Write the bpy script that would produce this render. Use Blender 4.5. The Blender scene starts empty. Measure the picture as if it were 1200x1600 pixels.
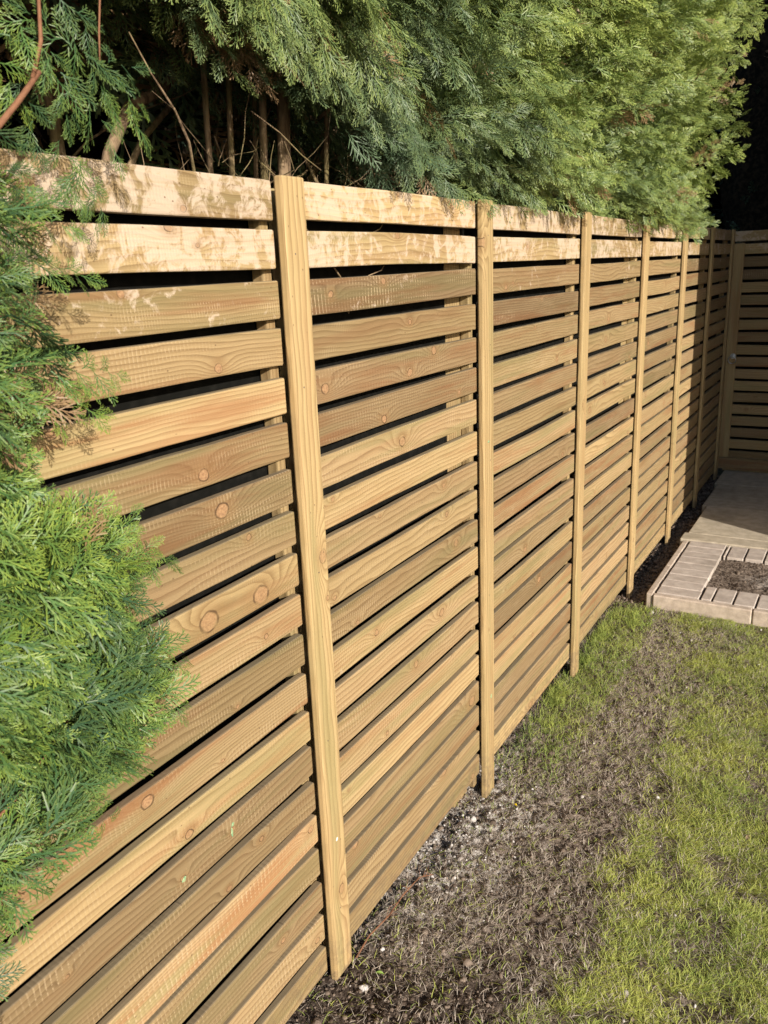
import bpy, math, random
import numpy as np
from mathutils import Vector, Matrix
S = bpy.context.scene
COL = S.collection
R = math.radians
rng = np.random.default_rng(7)

# ------------------------------------------------------------------ camera, sky, sun, exposure
PITCH, YAW, ROLL = 0.28593, -0.53805, 0.041247
cam_d = bpy.data.cameras.new('camera'); cam = bpy.data.objects.new('camera', cam_d); COL.objects.link(cam)
fw = Vector((math.sin(YAW), math.cos(YAW), 0)); rt = Vector((math.cos(YAW), -math.sin(YAW), 0)); up = Vector((0, 0, 1))
Fv = fw*math.cos(PITCH) - up*math.sin(PITCH); Uv = up*math.cos(PITCH) + fw*math.sin(PITCH)
X_ = rt*math.cos(ROLL) - Uv*math.sin(ROLL); Y_ = rt*math.sin(ROLL) + Uv*math.cos(ROLL); Z_ = -Fv
M = Matrix((X_, Y_, Z_)).transposed().to_4x4(); M.translation = Vector((0.9941, 0, 1.6409))
cam.matrix_world = M
cam_d.sensor_fit = 'VERTICAL'; cam_d.sensor_height = 36; cam_d.lens = 36*1291.8/1600
cam_d.clip_start = 0.02; cam_d.clip_end = 1000
cam_d.dof.use_dof = True; cam_d.dof.focus_distance = 2.0; cam_d.dof.aperture_fstop = 11
S.camera = cam
SUN_EL = 20.5
az = Vector((1, -0.55, 0)).normalized()
to_sun = Vector((az.x*math.cos(R(SUN_EL)), az.y*math.cos(R(SUN_EL)), math.sin(R(SUN_EL))))
w = bpy.data.worlds.new('World'); S.world = w; w.use_nodes = True
nt = w.node_tree; nt.nodes.clear()
sky = nt.nodes.new('ShaderNodeTexSky'); sky.sky_type = 'NISHITA'; sky.sun_disc = False
sky.sun_elevation = R(SUN_EL); sky.sun_rotation = math.atan2(az.x, az.y)
bg = nt.nodes.new('ShaderNodeBackground'); bg.inputs[1].default_value = 0.095
ou = nt.nodes.new('ShaderNodeOutputWorld'); nt.links.new(sky.outputs[0], bg.inputs[0]); nt.links.new(bg.outputs[0], ou.inputs[0])
sd = bpy.data.lights.new('sun', 'SUN'); sd.energy = 4.6; sd.angle = R(0.55); sd.color = (1.0, 0.92, 0.80)
so = bpy.data.objects.new('sun', sd); COL.objects.link(so); so.rotation_euler = (-to_sun).to_track_quat('-Z', 'Y').to_euler()
so.location = (5, -3, 6)
S.view_settings.view_transform = 'Standard'; S.view_settings.look = 'None'; S.view_settings.exposure = 0.58; S.view_settings.gamma = 1
S.render.engine = 'CYCLES'; S.cycles.max_bounces = 7; S.cycles.diffuse_bounces = 3; S.cycles.glossy_bounces = 2
S.cycles.transmission_bounces = 4; S.cycles.transparent_max_bounces = 4

# ------------------------------------------------------------------ object helpers
def tag(o, label=None, cat=None, group=None, kind=None):
    for k, v in (('label', label), ('category', cat), ('group', group), ('kind', kind)):
        if v: o[k] = v
    return o
def empty(name, loc=(0, 0, 0), label=None, cat=None, group=None):
    o = bpy.data.objects.new(name, None); COL.objects.link(o); o.location = loc; o.empty_display_size = 0.05
    return tag(o, label, cat, group)
class MB:
    """collects geometry in world space; build() makes one mesh object"""
    def __init__(s): s.v = []; s.f = []; s.n = 0; s.a = {}
    def add(s, v, f, **at):
        v = np.asarray(v, dtype=np.float32).reshape(-1, 3); k = len(v)
        s.v.append(v); s.f += [tuple(i + s.n for i in q) for q in f]; s.n += k
        for nme, val in at.items():
            val = np.asarray(val, dtype=np.float32)
            if val.ndim == 1: val = np.tile(val, (k, 1))
            s.a.setdefault(nme, []).append(val)
    def build(s, name, mat, parent=None, smooth=False):
        v = np.concatenate(s.v)
        off = Vector((0, 0, 0))
        if parent is not None:
            off = parent_loc(parent)
        me = bpy.data.meshes.new(name); me.from_pydata((v - np.array(off, dtype=np.float32)).tolist(), [], s.f); me.update()
        for nme, l in s.a.items():
            at = me.attributes.new(nme, 'FLOAT_VECTOR', 'POINT'); at.data.foreach_set('vector', np.concatenate(l).ravel())
        if smooth: me.polygons.foreach_set('use_smooth', [True]*len(me.polygons))
        me.materials.append(mat)
        o = bpy.data.objects.new(name, me); COL.objects.link(o)
        if parent is not None: o.parent = parent
        return o
def parent_loc(o):
    l = Vector((0, 0, 0))
    while o is not None: l = l + Vector(o.location); o = o.parent
    return l
def fast_mesh(name, verts, quads, tris, mat, parent=None, attrs=None, smooth=False):
    me = bpy.data.meshes.new(name); nv = len(verts); nq = 0 if quads is None else len(quads); ntr = 0 if tris is None else len(tris)
    off = np.array(parent_loc(parent)) if parent is not None else np.zeros(3)
    me.vertices.add(nv); me.vertices.foreach_set('co', (verts - off).astype(np.float32).ravel())
    loops = []; 
    if nq: loops.append(np.asarray(quads).ravel())
    if ntr: loops.append(np.asarray(tris).ravel())
    lp = np.concatenate(loops).astype(np.int32); me.loops.add(len(lp)); me.loops.foreach_set('vertex_index', lp)
    st = np.concatenate([np.arange(nq)*4, nq*4 + np.arange(ntr)*3]).astype(np.int32)
    me.polygons.add(nq + ntr); me.polygons.foreach_set('loop_start', st)
    if smooth: me.polygons.foreach_set('use_smooth', np.ones(nq + ntr, dtype=bool))
    me.update(calc_edges=True)
    for k, a in (attrs or {}).items():
        at = me.attributes.new(k, 'FLOAT_VECTOR', 'POINT'); at.data.foreach_set('vector', a.astype(np.float32).ravel())
    me.materials.append(mat)
    o = bpy.data.objects.new(name, me); COL.objects.link(o)
    if parent is not None: o.parent = parent
    return o
def box(mb, x0, x1, y0, y1, z0, z1, b=0.0, **at):
    """bevelled box"""
    b = min(b, (x1-x0)/2.1, (y1-y0)/2.1, (z1-z0)/2.1)
    if b <= 0:
        v = [(x, y, z) for x in (x0, x1) for y in (y0, y1) for z in (z0, z1)]
        f = [(0, 1, 3, 2), (4, 6, 7, 5), (0, 4, 5, 1), (2, 3, 7, 6), (0, 2, 6, 4), (1, 5, 7, 3)]
        mb.add(v, f, **at); return
    v = []; idx = {}
    for i, sx in enumerate((x0, x1)):
        for j, sy in enumerate((y0, y1)):
            for k, sz in enumerate((z0, z1)):
                dx = b if i == 0 else -b; dy = b if j == 0 else -b; dz = b if k == 0 else -b
                for a, p in enumerate(((sx, sy+dy, sz+dz), (sx+dx, sy, sz+dz), (sx+dx, sy+dy, sz))):
                    idx[(i, j, k, a)] = len(v); v.append(p)
    g = lambda i, j, k, a: idx[(i, j, k, a)]
    f = []
    for i in (0, 1):
        q = [g(i, 0, 0, 0), g(i, 1, 0, 0), g(i, 1, 1, 0), g(i, 0, 1, 0)]; f.append(tuple(q if i else q[::-1]))
        q = [g(0, i, 0, 1), g(0, i, 1, 1), g(1, i, 1, 1), g(1, i, 0, 1)]; f.append(tuple(q if i else q[::-1]))
        q = [g(0, 0, i, 2), g(1, 0, i, 2), g(1, 1, i, 2), g(0, 1, i, 2)]; f.append(tuple(q if i else q[::-1]))
    for i in (0, 1):
        for j in (0, 1):
            q = [g(i, j, 0, 0), g(i, j, 1, 0), g(i, j, 1, 1), g(i, j, 0, 1)]; f.append(tuple(q if i != j else q[::-1]))
            q = [g(i, 0, j, 0), g(i, 1, j, 0), g(i, 1, j, 2), g(i, 0, j, 2)]; f.append(tuple(q if i == j else q[::-1]))
            q = [g(0, i, j, 1), g(1, i, j, 1), g(1, i, j, 2), g(0, i, j, 2)]; f.append(tuple(q if i != j else q[::-1]))
            for k in (0, 1):
                q = [g(i, j, k, 0), g(i, j, k, 1), g(i, j, k, 2)]; f.append(tuple(q if (i+j+k) % 2 == 1 else q[::-1]))
    mb.add(v, f, **at)
def tube(mb, pts, rad, n=8, **at):
    pts = [Vector(p) for p in pts]; m = len(pts)
    if not hasattr(rad, '__len__'): rad = [rad]*m
    V = []; F = []
    ref = Vector((0.31, 0.17, 0.93))
    for i, p in enumerate(pts):
        t = (pts[min(i+1, m-1)] - pts[max(i-1, 0)]).normalized()
        a = t.cross(ref).normalized() if abs(t.dot(ref)) < 0.97 else t.cross(Vector((1, 0, 0))).normalized()
        b = t.cross(a)
        for k in range(n):
            th = 2*math.pi*k/n; V.append(p + (a*math.cos(th) + b*math.sin(th))*rad[i])
    for i in range(m-1):
        for k in range(n):
            k2 = (k+1) % n; F.append((i*n+k, i*n+k2, (i+1)*n+k2, (i+1)*n+k))
    F.append(tuple(range(n))[::-1]); F.append(tuple((m-1)*n+k for k in range(n)))
    mb.add(np.array(V), F, **at)

# ------------------------------------------------------------------ material helpers
class NG:
    def __init__(s, name):
        s.m = bpy.data.materials.new(name); s.m.use_nodes = True; s.t = s.m.node_tree; s.t.nodes.clear()
        s.out = s.t.nodes.new('ShaderNodeOutputMaterial'); s.p = s.t.nodes.new('ShaderNodeBsdfPrincipled')
        s.t.links.new(s.p.outputs[0], s.out.inputs[0])
    def put(s, sock, v):
        if isinstance(v, bpy.types.NodeSocket): s.t.links.new(v, sock)
        elif v is not None:
            try: sock.default_value = v
            except Exception:
                sock.default_value = tuple(v) + (1,) if len(v) == 3 else v
    def math(s, op, a, b=None, c=None, clamp=False):
        n = s.t.nodes.new('ShaderNodeMath'); n.operation = op; n.use_clamp = clamp
        for i, v in enumerate((a, b, c)):
            if v is not None: s.put(n.inputs[i], v)
        return n.outputs[0]
    def vmath(s, op, a, b=None):
        n = s.t.nodes.new('ShaderNodeVectorMath'); n.operation = op
        s.put(n.inputs[0], a)
        if b is not None: s.put(n.inputs[1], b)
        return n.outputs[0]
    def attr(s, name):
        n = s.t.nodes.new('ShaderNodeAttribute'); n.attribute_name = name; return n.outputs['Vector']
    def sep(s, v):
        n = s.t.nodes.new('ShaderNodeSeparateXYZ'); s.put(n.inputs[0], v); return n.outputs[0], n.outputs[1], n.outputs[2]
    def comb(s, x, y, z):
        n = s.t.nodes.new('ShaderNodeCombineXYZ')
        for i, v in enumerate((x, y, z)): s.put(n.inputs[i], v)
        return n.outputs[0]
    def noise(s, vec, scale=1, detail=2, rough=0.5, dist=0):
        n = s.t.nodes.new('ShaderNodeTexNoise'); s.put(n.inputs['Vector'], vec); n.inputs['Scale'].default_value = scale
        n.inputs['Detail'].default_value = detail; n.inputs['Roughness'].default_value = rough; n.inputs['Distortion'].default_value = dist
        return n.outputs[0]
    def voro(s, vec, scale, feature='F1', out=0):
        n = s.t.nodes.new('ShaderNodeTexVoronoi'); s.put(n.inputs['Vector'], vec); n.inputs['Scale'].default_value = scale; n.feature = feature
        return n.outputs[out]
    def mix(s, f, a, b, mode='MIX'):
        n = s.t.nodes.new('ShaderNodeMix'); n.data_type = 'RGBA'; n.blend_type = mode
        s.put(n.inputs[0], f); s.put(n.inputs[6], a); s.put(n.inputs[7], b); return n.outputs[2]
    def rng(s, v, a, b, c=0, d=1, smooth=True):
        n = s.t.nodes.new('ShaderNodeMapRange'); n.interpolation_type = 'SMOOTHSTEP' if smooth else 'LINEAR'
        s.put(n.inputs[0], v); n.inputs[1].default_value = a; n.inputs[2].default_value = b
        s.put(n.inputs[3], c); s.put(n.inputs[4], d); return n.outputs[0]
    def bump(s, h, strength=0.5, dist=0.01, normal=None):
        n = s.t.nodes.new('ShaderNodeBump'); n.inputs['Strength'].default_value = strength; n.inputs['Distance'].default_value = dist
        s.put(n.inputs['Height'], h)
        if normal: s.put(n.inputs['Normal'], normal)
        return n.outputs[0]
    def coord(s):
        n = s.t.nodes.new('ShaderNodeTexCoord'); return n.outputs['Object']
    def pos(s):
        n = s.t.nodes.new('ShaderNodeNewGeometry'); return n.outputs['Position']
def c4(*c): return (c[0], c[1], c[2], 1)

def wood_material(name):
    g = NG(name)
    wc = g.attr('wc'); u, v, d = g.sep(wc)                       # metres along, across, depth
    r1, r2, r3 = g.sep(g.attr('rnd'))
    pa, grey, chat = g.sep(g.attr('tint'))
    seed = g.math('MULTIPLY', r1, 37.0)
    low = g.noise(g.comb(g.math('MULTIPLY', u, 1.5), g.math('MULTIPLY', v, 8), seed), 1, 1.5, 0.5)
    low2 = g.noise(g.comb(g.math('MULTIPLY', u, 9), g.math('MULTIPLY', v, 22), seed), 1, 2, 0.5)
    freq = g.math('ADD', 55.0, g.math('MULTIPLY', r2, 75.0))
    ph = g.math('MULTIPLY', g.math('ADD', v, g.math('MULTIPLY', d, 0.6)), freq)
    ph = g.math('ADD', ph, g.math('MULTIPLY', g.math('SUBTRACT', low, 0.5), g.math('ADD', 3.0, g.math('MULTIPLY', chat, 6.0))))
    ph = g.math('ADD', ph, g.math('MULTIPLY', g.math('SUBTRACT', low2, 0.5), 0.9))
    core = None; edge = None; halo = None
    for i in (1, 2, 3):
        ku, kv, kr = g.sep(g.attr('k%d' % i))
        du = g.math('DIVIDE', g.math('SUBTRACT', u, ku), 1.25); dv = g.math('SUBTRACT', v, kv)
        wob = g.math('MULTIPLY', g.math('SUBTRACT', g.noise(g.comb(u, v, seed), 60, 1), 0.5), 0.006)
        dist = g.math('ADD', g.math('SQRT', g.math('ADD', g.math('MULTIPLY', du, du), g.math('MULTIPLY', dv, dv))), wob)
        rel = g.math('DIVIDE', dist, g.math('MAXIMUM', kr, 0.0005))
        rad = g.math('MULTIPLY', g.math('MAXIMUM', kr, 0.0005), 2.4)
        du2 = g.math('DIVIDE', du, 1.9)
        d2 = g.math('SQRT', g.math('ADD', g.math('MULTIPLY', du2, du2), g.math('MULTIPLY', dv, dv)))
        ex = g.math('DIVIDE', d2, rad)
        bumpk = g.math('MULTIPLY', g.math('EXPONENT', g.math('MULTIPLY', g.math('MULTIPLY', ex, ex), -1.0)), g.math('MULTIPLY', kr, 330.0))
        ph = g.math('ADD', ph, bumpk)
        c = g.rng(rel, 0.70, 1.0, 1, 0); e = g.math('MULTIPLY', g.rng(rel, 0.80, 0.98, 0, 1), g.rng(rel, 1.0, 1.18, 1, 0))
        h = g.rng(rel, 1.0, 3.4, 1, 0)
        if core is None: core, edge, halo = c, e, h
        else: core = g.math('MAXIMUM', core, c); edge = g.math('MAXIMUM', edge, e); halo = g.math('MAXIMUM', halo, h)
    fr = g.math('FRACT', ph)
    ring = g.math('MULTIPLY', g.math('POWER', fr, 2.2), g.rng(fr, 0.9, 1.0, 1, 0))
    fib = g.noise(g.comb(g.math('MULTIPLY', u, 14), g.math('MULTIPLY', v, 650), seed), 1, 3, 0.65)
    fib2 = g.noise(g.comb(g.math('MULTIPLY', u, 5), g.math('MULTIPLY', v, 90), seed), 1, 2, 0.6)
    blo = g.noise(g.comb(g.math('MULTIPLY', u, 1.8), g.math('MULTIPLY', v, 26), g.math('ADD', seed, 9)), 1, 3, 0.55)
    blo2 = g.noise(g.comb(g.math('MULTIPLY', u, 1.2), g.math('MULTIPLY', v, 20), g.math('ADD', seed, 31)), 1, 2, 0.5)
    light = g.mix(r3, c4(0.49, 0.360, 0.182), c4(0.415, 0.292, 0.160))
    dark = g.mix(r3, c4(0.22, 0.140, 0.058), c4(0.20, 0.115, 0.055))
    val = g.math('ADD', 0.66, g.math('MULTIPLY', g.math('FRACT', g.math('MULTIPLY', r1, 7.31)), 0.46))
    col = g.mix(g.math('MULTIPLY', ring, 0.85), light, dark)
    col = g.mix(g.rng(blo2, 0.48, 0.68, 0, 0.55), col, c4(0.27, 0.235, 0.105))           # green tint of the treatment
    col = g.mix(g.math('MULTIPLY', g.rng(blo, 0.48, 0.68, 0, 0.75), g.math('ADD', 0.15, r2)), col, c4(0.33, 0.165, 0.075))
    col = g.mix(g.rng(fib, 0.3, 0.75, 0, 0.5), col, g.mix(1.0, col, c4(0.70, 0.66, 0.58), 'MULTIPLY'))
    col = g.mix(g.rng(fib2, 0.35, 0.75, 0, 0.3), col, g.mix(1.0, col, c4(0.68, 0.62, 0.52), 'MULTIPLY'))
    col = g.mix(grey, col, g.mix(1.0, col, c4(0.58, 0.56, 0.55), 'MULTIPLY'))
    col = g.mix(1.0, col, g.comb(val, val, val), 'MULTIPLY')
    # saw ripple: short light dashes across the board
    jit = g.math('MULTIPLY', g.noise(g.comb(g.math('MULTIPLY', u, 12), g.math('MULTIPLY', v, 10), seed), 1, 2), 0.012)
    cw = g.math('SINE', g.math('MULTIPLY', g.math('ADD', g.math('ADD', u, jit), g.math('MULTIPLY', v, 0.06)), g.math('DIVIDE', 2*math.pi, g.math('ADD', 0.0062, g.math('MULTIPLY', r3, 0.0065)))))
    rowm = g.noise(g.comb(g.math('MULTIPLY', u, 16), g.math('MULTIPLY', v, 210), g.math('ADD', seed, 3)), 1, 2, 0.6)
    areaM = g.rng(g.noise(g.comb(g.math('MULTIPLY', u, 4.5), g.math('MULTIPLY', v, 16), g.math('ADD', seed, 5)), 1, 2), 0.40, 0.64)
    dash = g.math('MULTIPLY', g.math('MULTIPLY', g.rng(cw, 0.45, 0.98), g.rng(rowm, 0.42, 0.62)), areaM)
    dash = g.math('MULTIPLY', dash, chat)
    col = g.mix(g.math('MULTIPLY', dash, 0.55), col, c4(0.56, 0.43, 0.27))
    # bleached, smeared patches
    pn = g.noise(g.comb(g.math('MULTIPLY', u, 30), g.math('MULTIPLY', v, 26), g.math('ADD', seed, 17)), 1, 5, 0.70, 0.6)
    pn2 = g.noise(g.comb(g.math('MULTIPLY', u, 4), g.math('MULTIPLY', v, 5), g.math('ADD', seed, 77)), 1, 2, 0.5)
    pth = g.math('SUBTRACT', 1.0, g.math('MULTIPLY', pa, 0.62))
    pm = g.rng(g.math('SUBTRACT', g.math('ADD', g.math('MULTIPLY', pn, 0.65), g.math('MULTIPLY', pn2, 0.35)), pth), -0.045, 0.05)
    pm = g.math('MULTIPLY', pm, g.rng(fib2, 0.2, 0.6, 0.55, 1))
    col = g.mix(g.math('MULTIPLY', pm, 0.66), col, c4(0.60, 0.485, 0.385))
    # knots
    kcol = g.mix(g.rng(g.noise(g.comb(u, v, seed), 220, 2), 0.3, 0.7), c4(0.42, 0.25, 0.13), c4(0.27, 0.15, 0.08))
    col = g.mix(g.math('MULTIPLY', halo, 0.34), col, c4(0.25, 0.14, 0.06))
    col = g.mix(g.math('MULTIPLY', core, g.math('ADD', 0.45, g.math('MULTIPLY', r2, 0.4))), col, kcol)
    col = g.mix(g.math('MULTIPLY', edge, g.rng(g.noise(g.comb(u, v, g.math('ADD', seed, 2)), 45, 1), 0.35, 0.62, 0.15, 0.9)), col, c4(0.075, 0.04, 0.02))
    # nicks and pin holes
    pit = g.voro(g.comb(g.math('MULTIPLY', u, 28), g.math('MULTIPLY', v, 42), seed), 1)
    pitm = g.rng(pit, 0.03, 0.08, 1, 0)
    col = g.mix(g.math('MULTIPLY', pitm, 0.75), col, c4(0.12, 0.07, 0.035))
    # dirt splashed up from the soil
    px, py, pz = g.sep(g.pos())
    dn = g.noise(g.pos(), 30, 4, 0.7)
    dirt = g.math('MULTIPLY', g.rng(pz, -0.07, 0.16, 1, 0), g.rng(dn, 0.42, 0.62))
    col = g.mix(g.math('MULTIPLY', dirt, 0.6), col, c4(0.13, 0.09, 0.06))
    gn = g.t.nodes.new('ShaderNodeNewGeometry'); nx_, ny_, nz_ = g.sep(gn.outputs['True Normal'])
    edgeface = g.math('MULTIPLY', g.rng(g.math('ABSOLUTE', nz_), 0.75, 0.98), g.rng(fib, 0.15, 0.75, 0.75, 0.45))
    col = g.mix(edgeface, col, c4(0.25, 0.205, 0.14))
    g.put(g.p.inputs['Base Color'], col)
    g.put(g.p.inputs['Roughness'], g.rng(fib, 0.2, 0.8, 0.52, 0.78)); g.p.inputs['Specular IOR Level'].default_value = 0.35
    h = g.math('ADD', g.math('MULTIPLY', ring, -0.35), g.math('MULTIPLY', fib, 0.5))
    h = g.math('ADD', h, g.math('MULTIPLY', g.math('MULTIPLY', g.rng(cw, -1, 1), areaM), g.math('MULTIPLY', chat, 0.5)))
    h = g.math('SUBTRACT', h, g.math('ADD', pitm, g.math('MULTIPLY', edge, 0.8)))
    g.put(g.p.inputs['Normal'], g.bump(h, 0.55, 0.0011))
    return g.m
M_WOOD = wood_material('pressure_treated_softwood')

def simple(name, fn, rough=0.8, spec=0.3, metal=0.0):
    g = NG(name); fn(g); g.p.inputs['Roughness'].default_value = rough if not g.p.inputs['Roughness'].is_linked else 0.5
    g.p.inputs['Specular IOR Level'].default_value = spec; g.p.inputs['Metallic'].default_value = metal
    return g.m
def f_net(g):
    P = g.pos(); x, y, z = g.sep(P)
    a = g.math('SINE', g.math('MULTIPLY', y, 2*math.pi/0.004)); b = g.math('SINE', g.math('MULTIPLY', z, 2*math.pi/0.004))
    m = g.rng(g.math('MULTIPLY', a, b), 0.2, 0.9)
    n = g.noise(P, 40, 3)
    g.put(g.p.inputs['Base Color'], g.mix(g.math('MULTIPLY', m, g.rng(n, .4, .7)), c4(0.006, 0.006, 0.005), c4(0.035, 0.032, 0.028)))
M_NET = simple('black_windbreak_net', f_net, 0.9, 0.1)
def f_bark(g):
    P = g.pos(); x, y, z = g.sep(P)
    n = g.noise(g.comb(g.math('MULTIPLY', x, 60), g.math('MULTIPLY', y, 60), g.math('MULTIPLY', z, 9)), 1, 4, 0.65)
    n2 = g.noise(P, 9, 3)
    c = g.mix(g.rng(n, 0.3, 0.7), c4(0.075, 0.048, 0.03), c4(0.30, 0.215, 0.135))
    c = g.mix(g.rng(n2, 0.45, 0.65, 0, 0.6), c, c4(0.16, 0.14, 0.055))
    g.put(g.p.inputs['Base Color'], c); g.put(g.p.inputs['Normal'], g.bump(n, 0.8, 0.006))
M_BARK = simple('cypress_bark', f_bark, 0.9, 0.15)
def f_rbark(g):
    n = g.noise(g.pos(), 120, 4, 0.7)
    g.put(g.p.inputs['Base Color'], g.mix(n, c4(0.13, 0.055, 0.03), c4(0.30, 0.15, 0.085))); g.put(g.p.inputs['Normal'], g.bump(n, 0.6, 0.003))
M_RBARK = simple('reddish_young_bark', f_rbark, 0.85, 0.2)

def foliage_material(name, cols, tipcol):
    g = NG(name)
    a, tip, dead = g.sep(g.attr('fol'))
    c = g.mix(g.rng(a, 0.0, 0.5, 0, 1, False), cols[0], cols[1])
    c = g.mix(g.rng(a, 0.5, 1.0, 0, 1, False), c, cols[2])
    n = g.noise(g.pos(), 300, 2)
    c = g.mix(g.rng(n, 0.35, 0.65, 0, 0.35), c, g.mix(1.0, c, c4(0.5, 0.6, 0.6), 'MULTIPLY'))
    c = g.mix(g.math('MULTIPLY', tip, 0.65), c, tipcol)
    c = g.mix(g.math('MULTIPLY', dead, 0.85), c, c4(0.26, 0.15, 0.08))
    g.put(g.p.inputs['Base Color'], c); g.p.inputs['Roughness'].default_value = 0.48; g.p.inputs['Specular IOR Level'].default_value = 0.45
    tr = g.t.nodes.new('ShaderNodeBsdfTranslucent'); g.put(tr.inputs[0], g.mix(1.0, c, c4(1.0, 1.15, 0.5), 'MULTIPLY'))
    mx = g.t.nodes.new('ShaderNodeMixShader'); mx.inputs[0].default_value = 0.11
    g.t.links.new(g.p.outputs[0], mx.inputs[1]); g.t.links.new(tr.outputs[0], mx.inputs[2]); g.t.links.new(mx.outputs[0], g.out.inputs[0])
    return g.m
M_FOL = foliage_material('cypress_foliage', (c4(0.085, 0.135, 0.070), c4(0.115, 0.175, 0.048), c4(0.200, 0.260, 0.052)), c4(0.48, 0.53, 0.14))
M_FOLN = foliage_material('young_cypress_foliage', (c4(0.035, 0.085, 0.040), c4(0.07, 0.155, 0.042), c4(0.125, 0.215, 0.04)), c4(0.34, 0.40, 0.055))
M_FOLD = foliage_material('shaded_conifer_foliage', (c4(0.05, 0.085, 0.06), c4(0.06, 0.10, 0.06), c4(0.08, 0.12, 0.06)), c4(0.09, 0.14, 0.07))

# ------------------------------------------------------------------ the slatted fence
PIT, GAP, NS = 0.0915, 0.0205, 20
H = NS*PIT - GAP
RE = [-0.46, 0.47, 1.387, 2.303, 3.251, 4.188, 5.098, 5.965, 6.815]      # right edges of the cover battens
BW = 0.074
gyk = [-60, 0.5, 1.36, 1.75, 2.25, 3.0, 4.05, 5.0, 6.5, 60]; gzk = [-0.06, -0.04, -0.042, -0.07, -0.10, -0.095, -0.078, -0.07, -0.065, -0.065]
def gz(y): return np.interp(y, gyk, gzk)
KNOTS = [(1.069,1.751,0.0073,0),(1.031,1.716,0.0092,2),(0.915,1.622,0.0087,0),(1.095,1.689,0.0053,0),(1.122,1.637,0.0033,0),(1.051,1.303,0.0135,1),(1.092,1.232,0.0175,1),(1.157,1.159,0.0085,2),(1.026,1.037,0.0239,3),(1.178,1.033,0.0232,3),(0.834,0.781,0.0143,2),(0.919,0.657,0.0106,2),(1.030,0.588,0.0101,4),(0.889,0.580,0.0094,4),(1.078,0.834,0.0050,2),(1.004,0.468,0.0076,2),(0.871,0.351,0.0109,2),(1.700,1.613,0.0103,1),(1.481,1.594,0.0093,2),(1.683,1.294,0.0122,1),(1.770,1.222,0.0144,1),(2.102,1.297,0.0072,1),(1.442,1.402,0.0135,3),(1.811,1.390,0.0127,1),(1.946,1.431,0.0133,3),(1.826,1.513,0.0079,0),(1.449,1.160,0.0056,0),(1.647,1.066,0.0047,0),(1.998,1.059,0.0089,1),(2.007,0.970,0.0090,2),(1.430,0.932,0.0072,2),(1.610,0.770,0.0096,2),(2.066,0.864,0.0131,1),(1.520,0.832,0.0076,0),(1.800,0.598,0.0175,4),(1.636,0.476,0.0067,0),(2.165,0.302,0.0205,1),(1.457,0.254,0.0145,2),(1.960,0.162,0.0156,2),(1.280,0.417,0.0102,2),(1.151,0.217,0.0085,2),(1.274,0.112,0.0091,2),(1.782,1.803,0.0059,1),(2.071,1.794,0.0133,1),(1.776,1.711,0.0090,2),(2.036,1.402,0.0069,0),(2.632,1.691,0.0102,1),(2.444,1.570,0.0098,2),(2.933,1.304,0.0093,1),(2.811,0.997,0.0116,0),(2.627,0.665,0.0113,1),(3.574,1.125,0.0111,1),(2.735,1.260,0.0088,2)]
def plank(mb, p0, along, across, out, L, W, T, knots=(), rnd=None, tint=(0, 0, 1), bow=0.0, cup=0.0, r=0.003, nst=10, uoff=None):
    """a board from p0 (back-lower corner) running L along, W across, T thick towards out; rounded arrises and ends"""
    p0 = np.array(p0, float); A = np.array(along, float); B = np.array(across, float); O = np.array(out, float)
    prof = []
    for cx, cy, a0 in ((W-r, T-r, 0), (r, T-r, 90), (r, r, 180), (W-r, r, 270)):
        for k in range(3):
            th = R(a0 + 45*k); prof.append((cx + r*math.cos(th), cy + r*math.sin(th)))
    prof = np.array(prof); n = len(prof); cen = np.array([W/2, T/2])
    st = [0, 0.0012, 0.004] + list(np.linspace(0.02, L-0.02, nst)) + [L-0.004, L-0.0012, L]
    ins = [0.0030, 0.0009, 0] + [0]*nst + [0, 0.0009, 0.0030]
    V = []; WC = []
    rd = rng.random(3) if rnd is None else np.array(rnd)
    uo = rng.random()*50 if uoff is None else uoff
    wig = rng.normal(0, 0.0007, len(st)); 
    for i, s in enumerate(st):
        q = cen + (prof - cen)*np.array([1-2*ins[i]/W, 1-2*ins[i]/T])
        t = s/L; b = bow*4*t*(1-t) + wig[i]*0.5
        ou_ = cup*4*t*(1-t)
        for a, c in q:
            V.append(p0 + A*s + B*(a+b) + O*(c+ou_)); WC.append((uo+s, a, c))
    F = []
    m = len(st)
    flip = np.dot(np.cross(A, B), O) > 0
    for i in range(m-1):
        for k in range(n):
            k2 = (k+1) % n; q = (i*n+k, i*n+k2, (i+1)*n+k2, (i+1)*n+k); F.append(q[::-1] if flip else q)
    e0 = tuple(range(n)); e1 = tuple((m-1)*n+k for k in range(n))
    F.append(e0 if flip else e0[::-1]); F.append(e1[::-1] if flip else e1)
    ks = [list(k) for k in knots][:3]
    while len(ks) < 3: ks.append([-99, -99, 0.0])
    ks = [[uo+k[0], k[1], k[2]] for k in ks]
    mb.add(np.array(V), F, wc=np.array(WC), rnd=rd, tint=tint, k1=ks[0], k2=ks[1], k3=ks[2])

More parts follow.
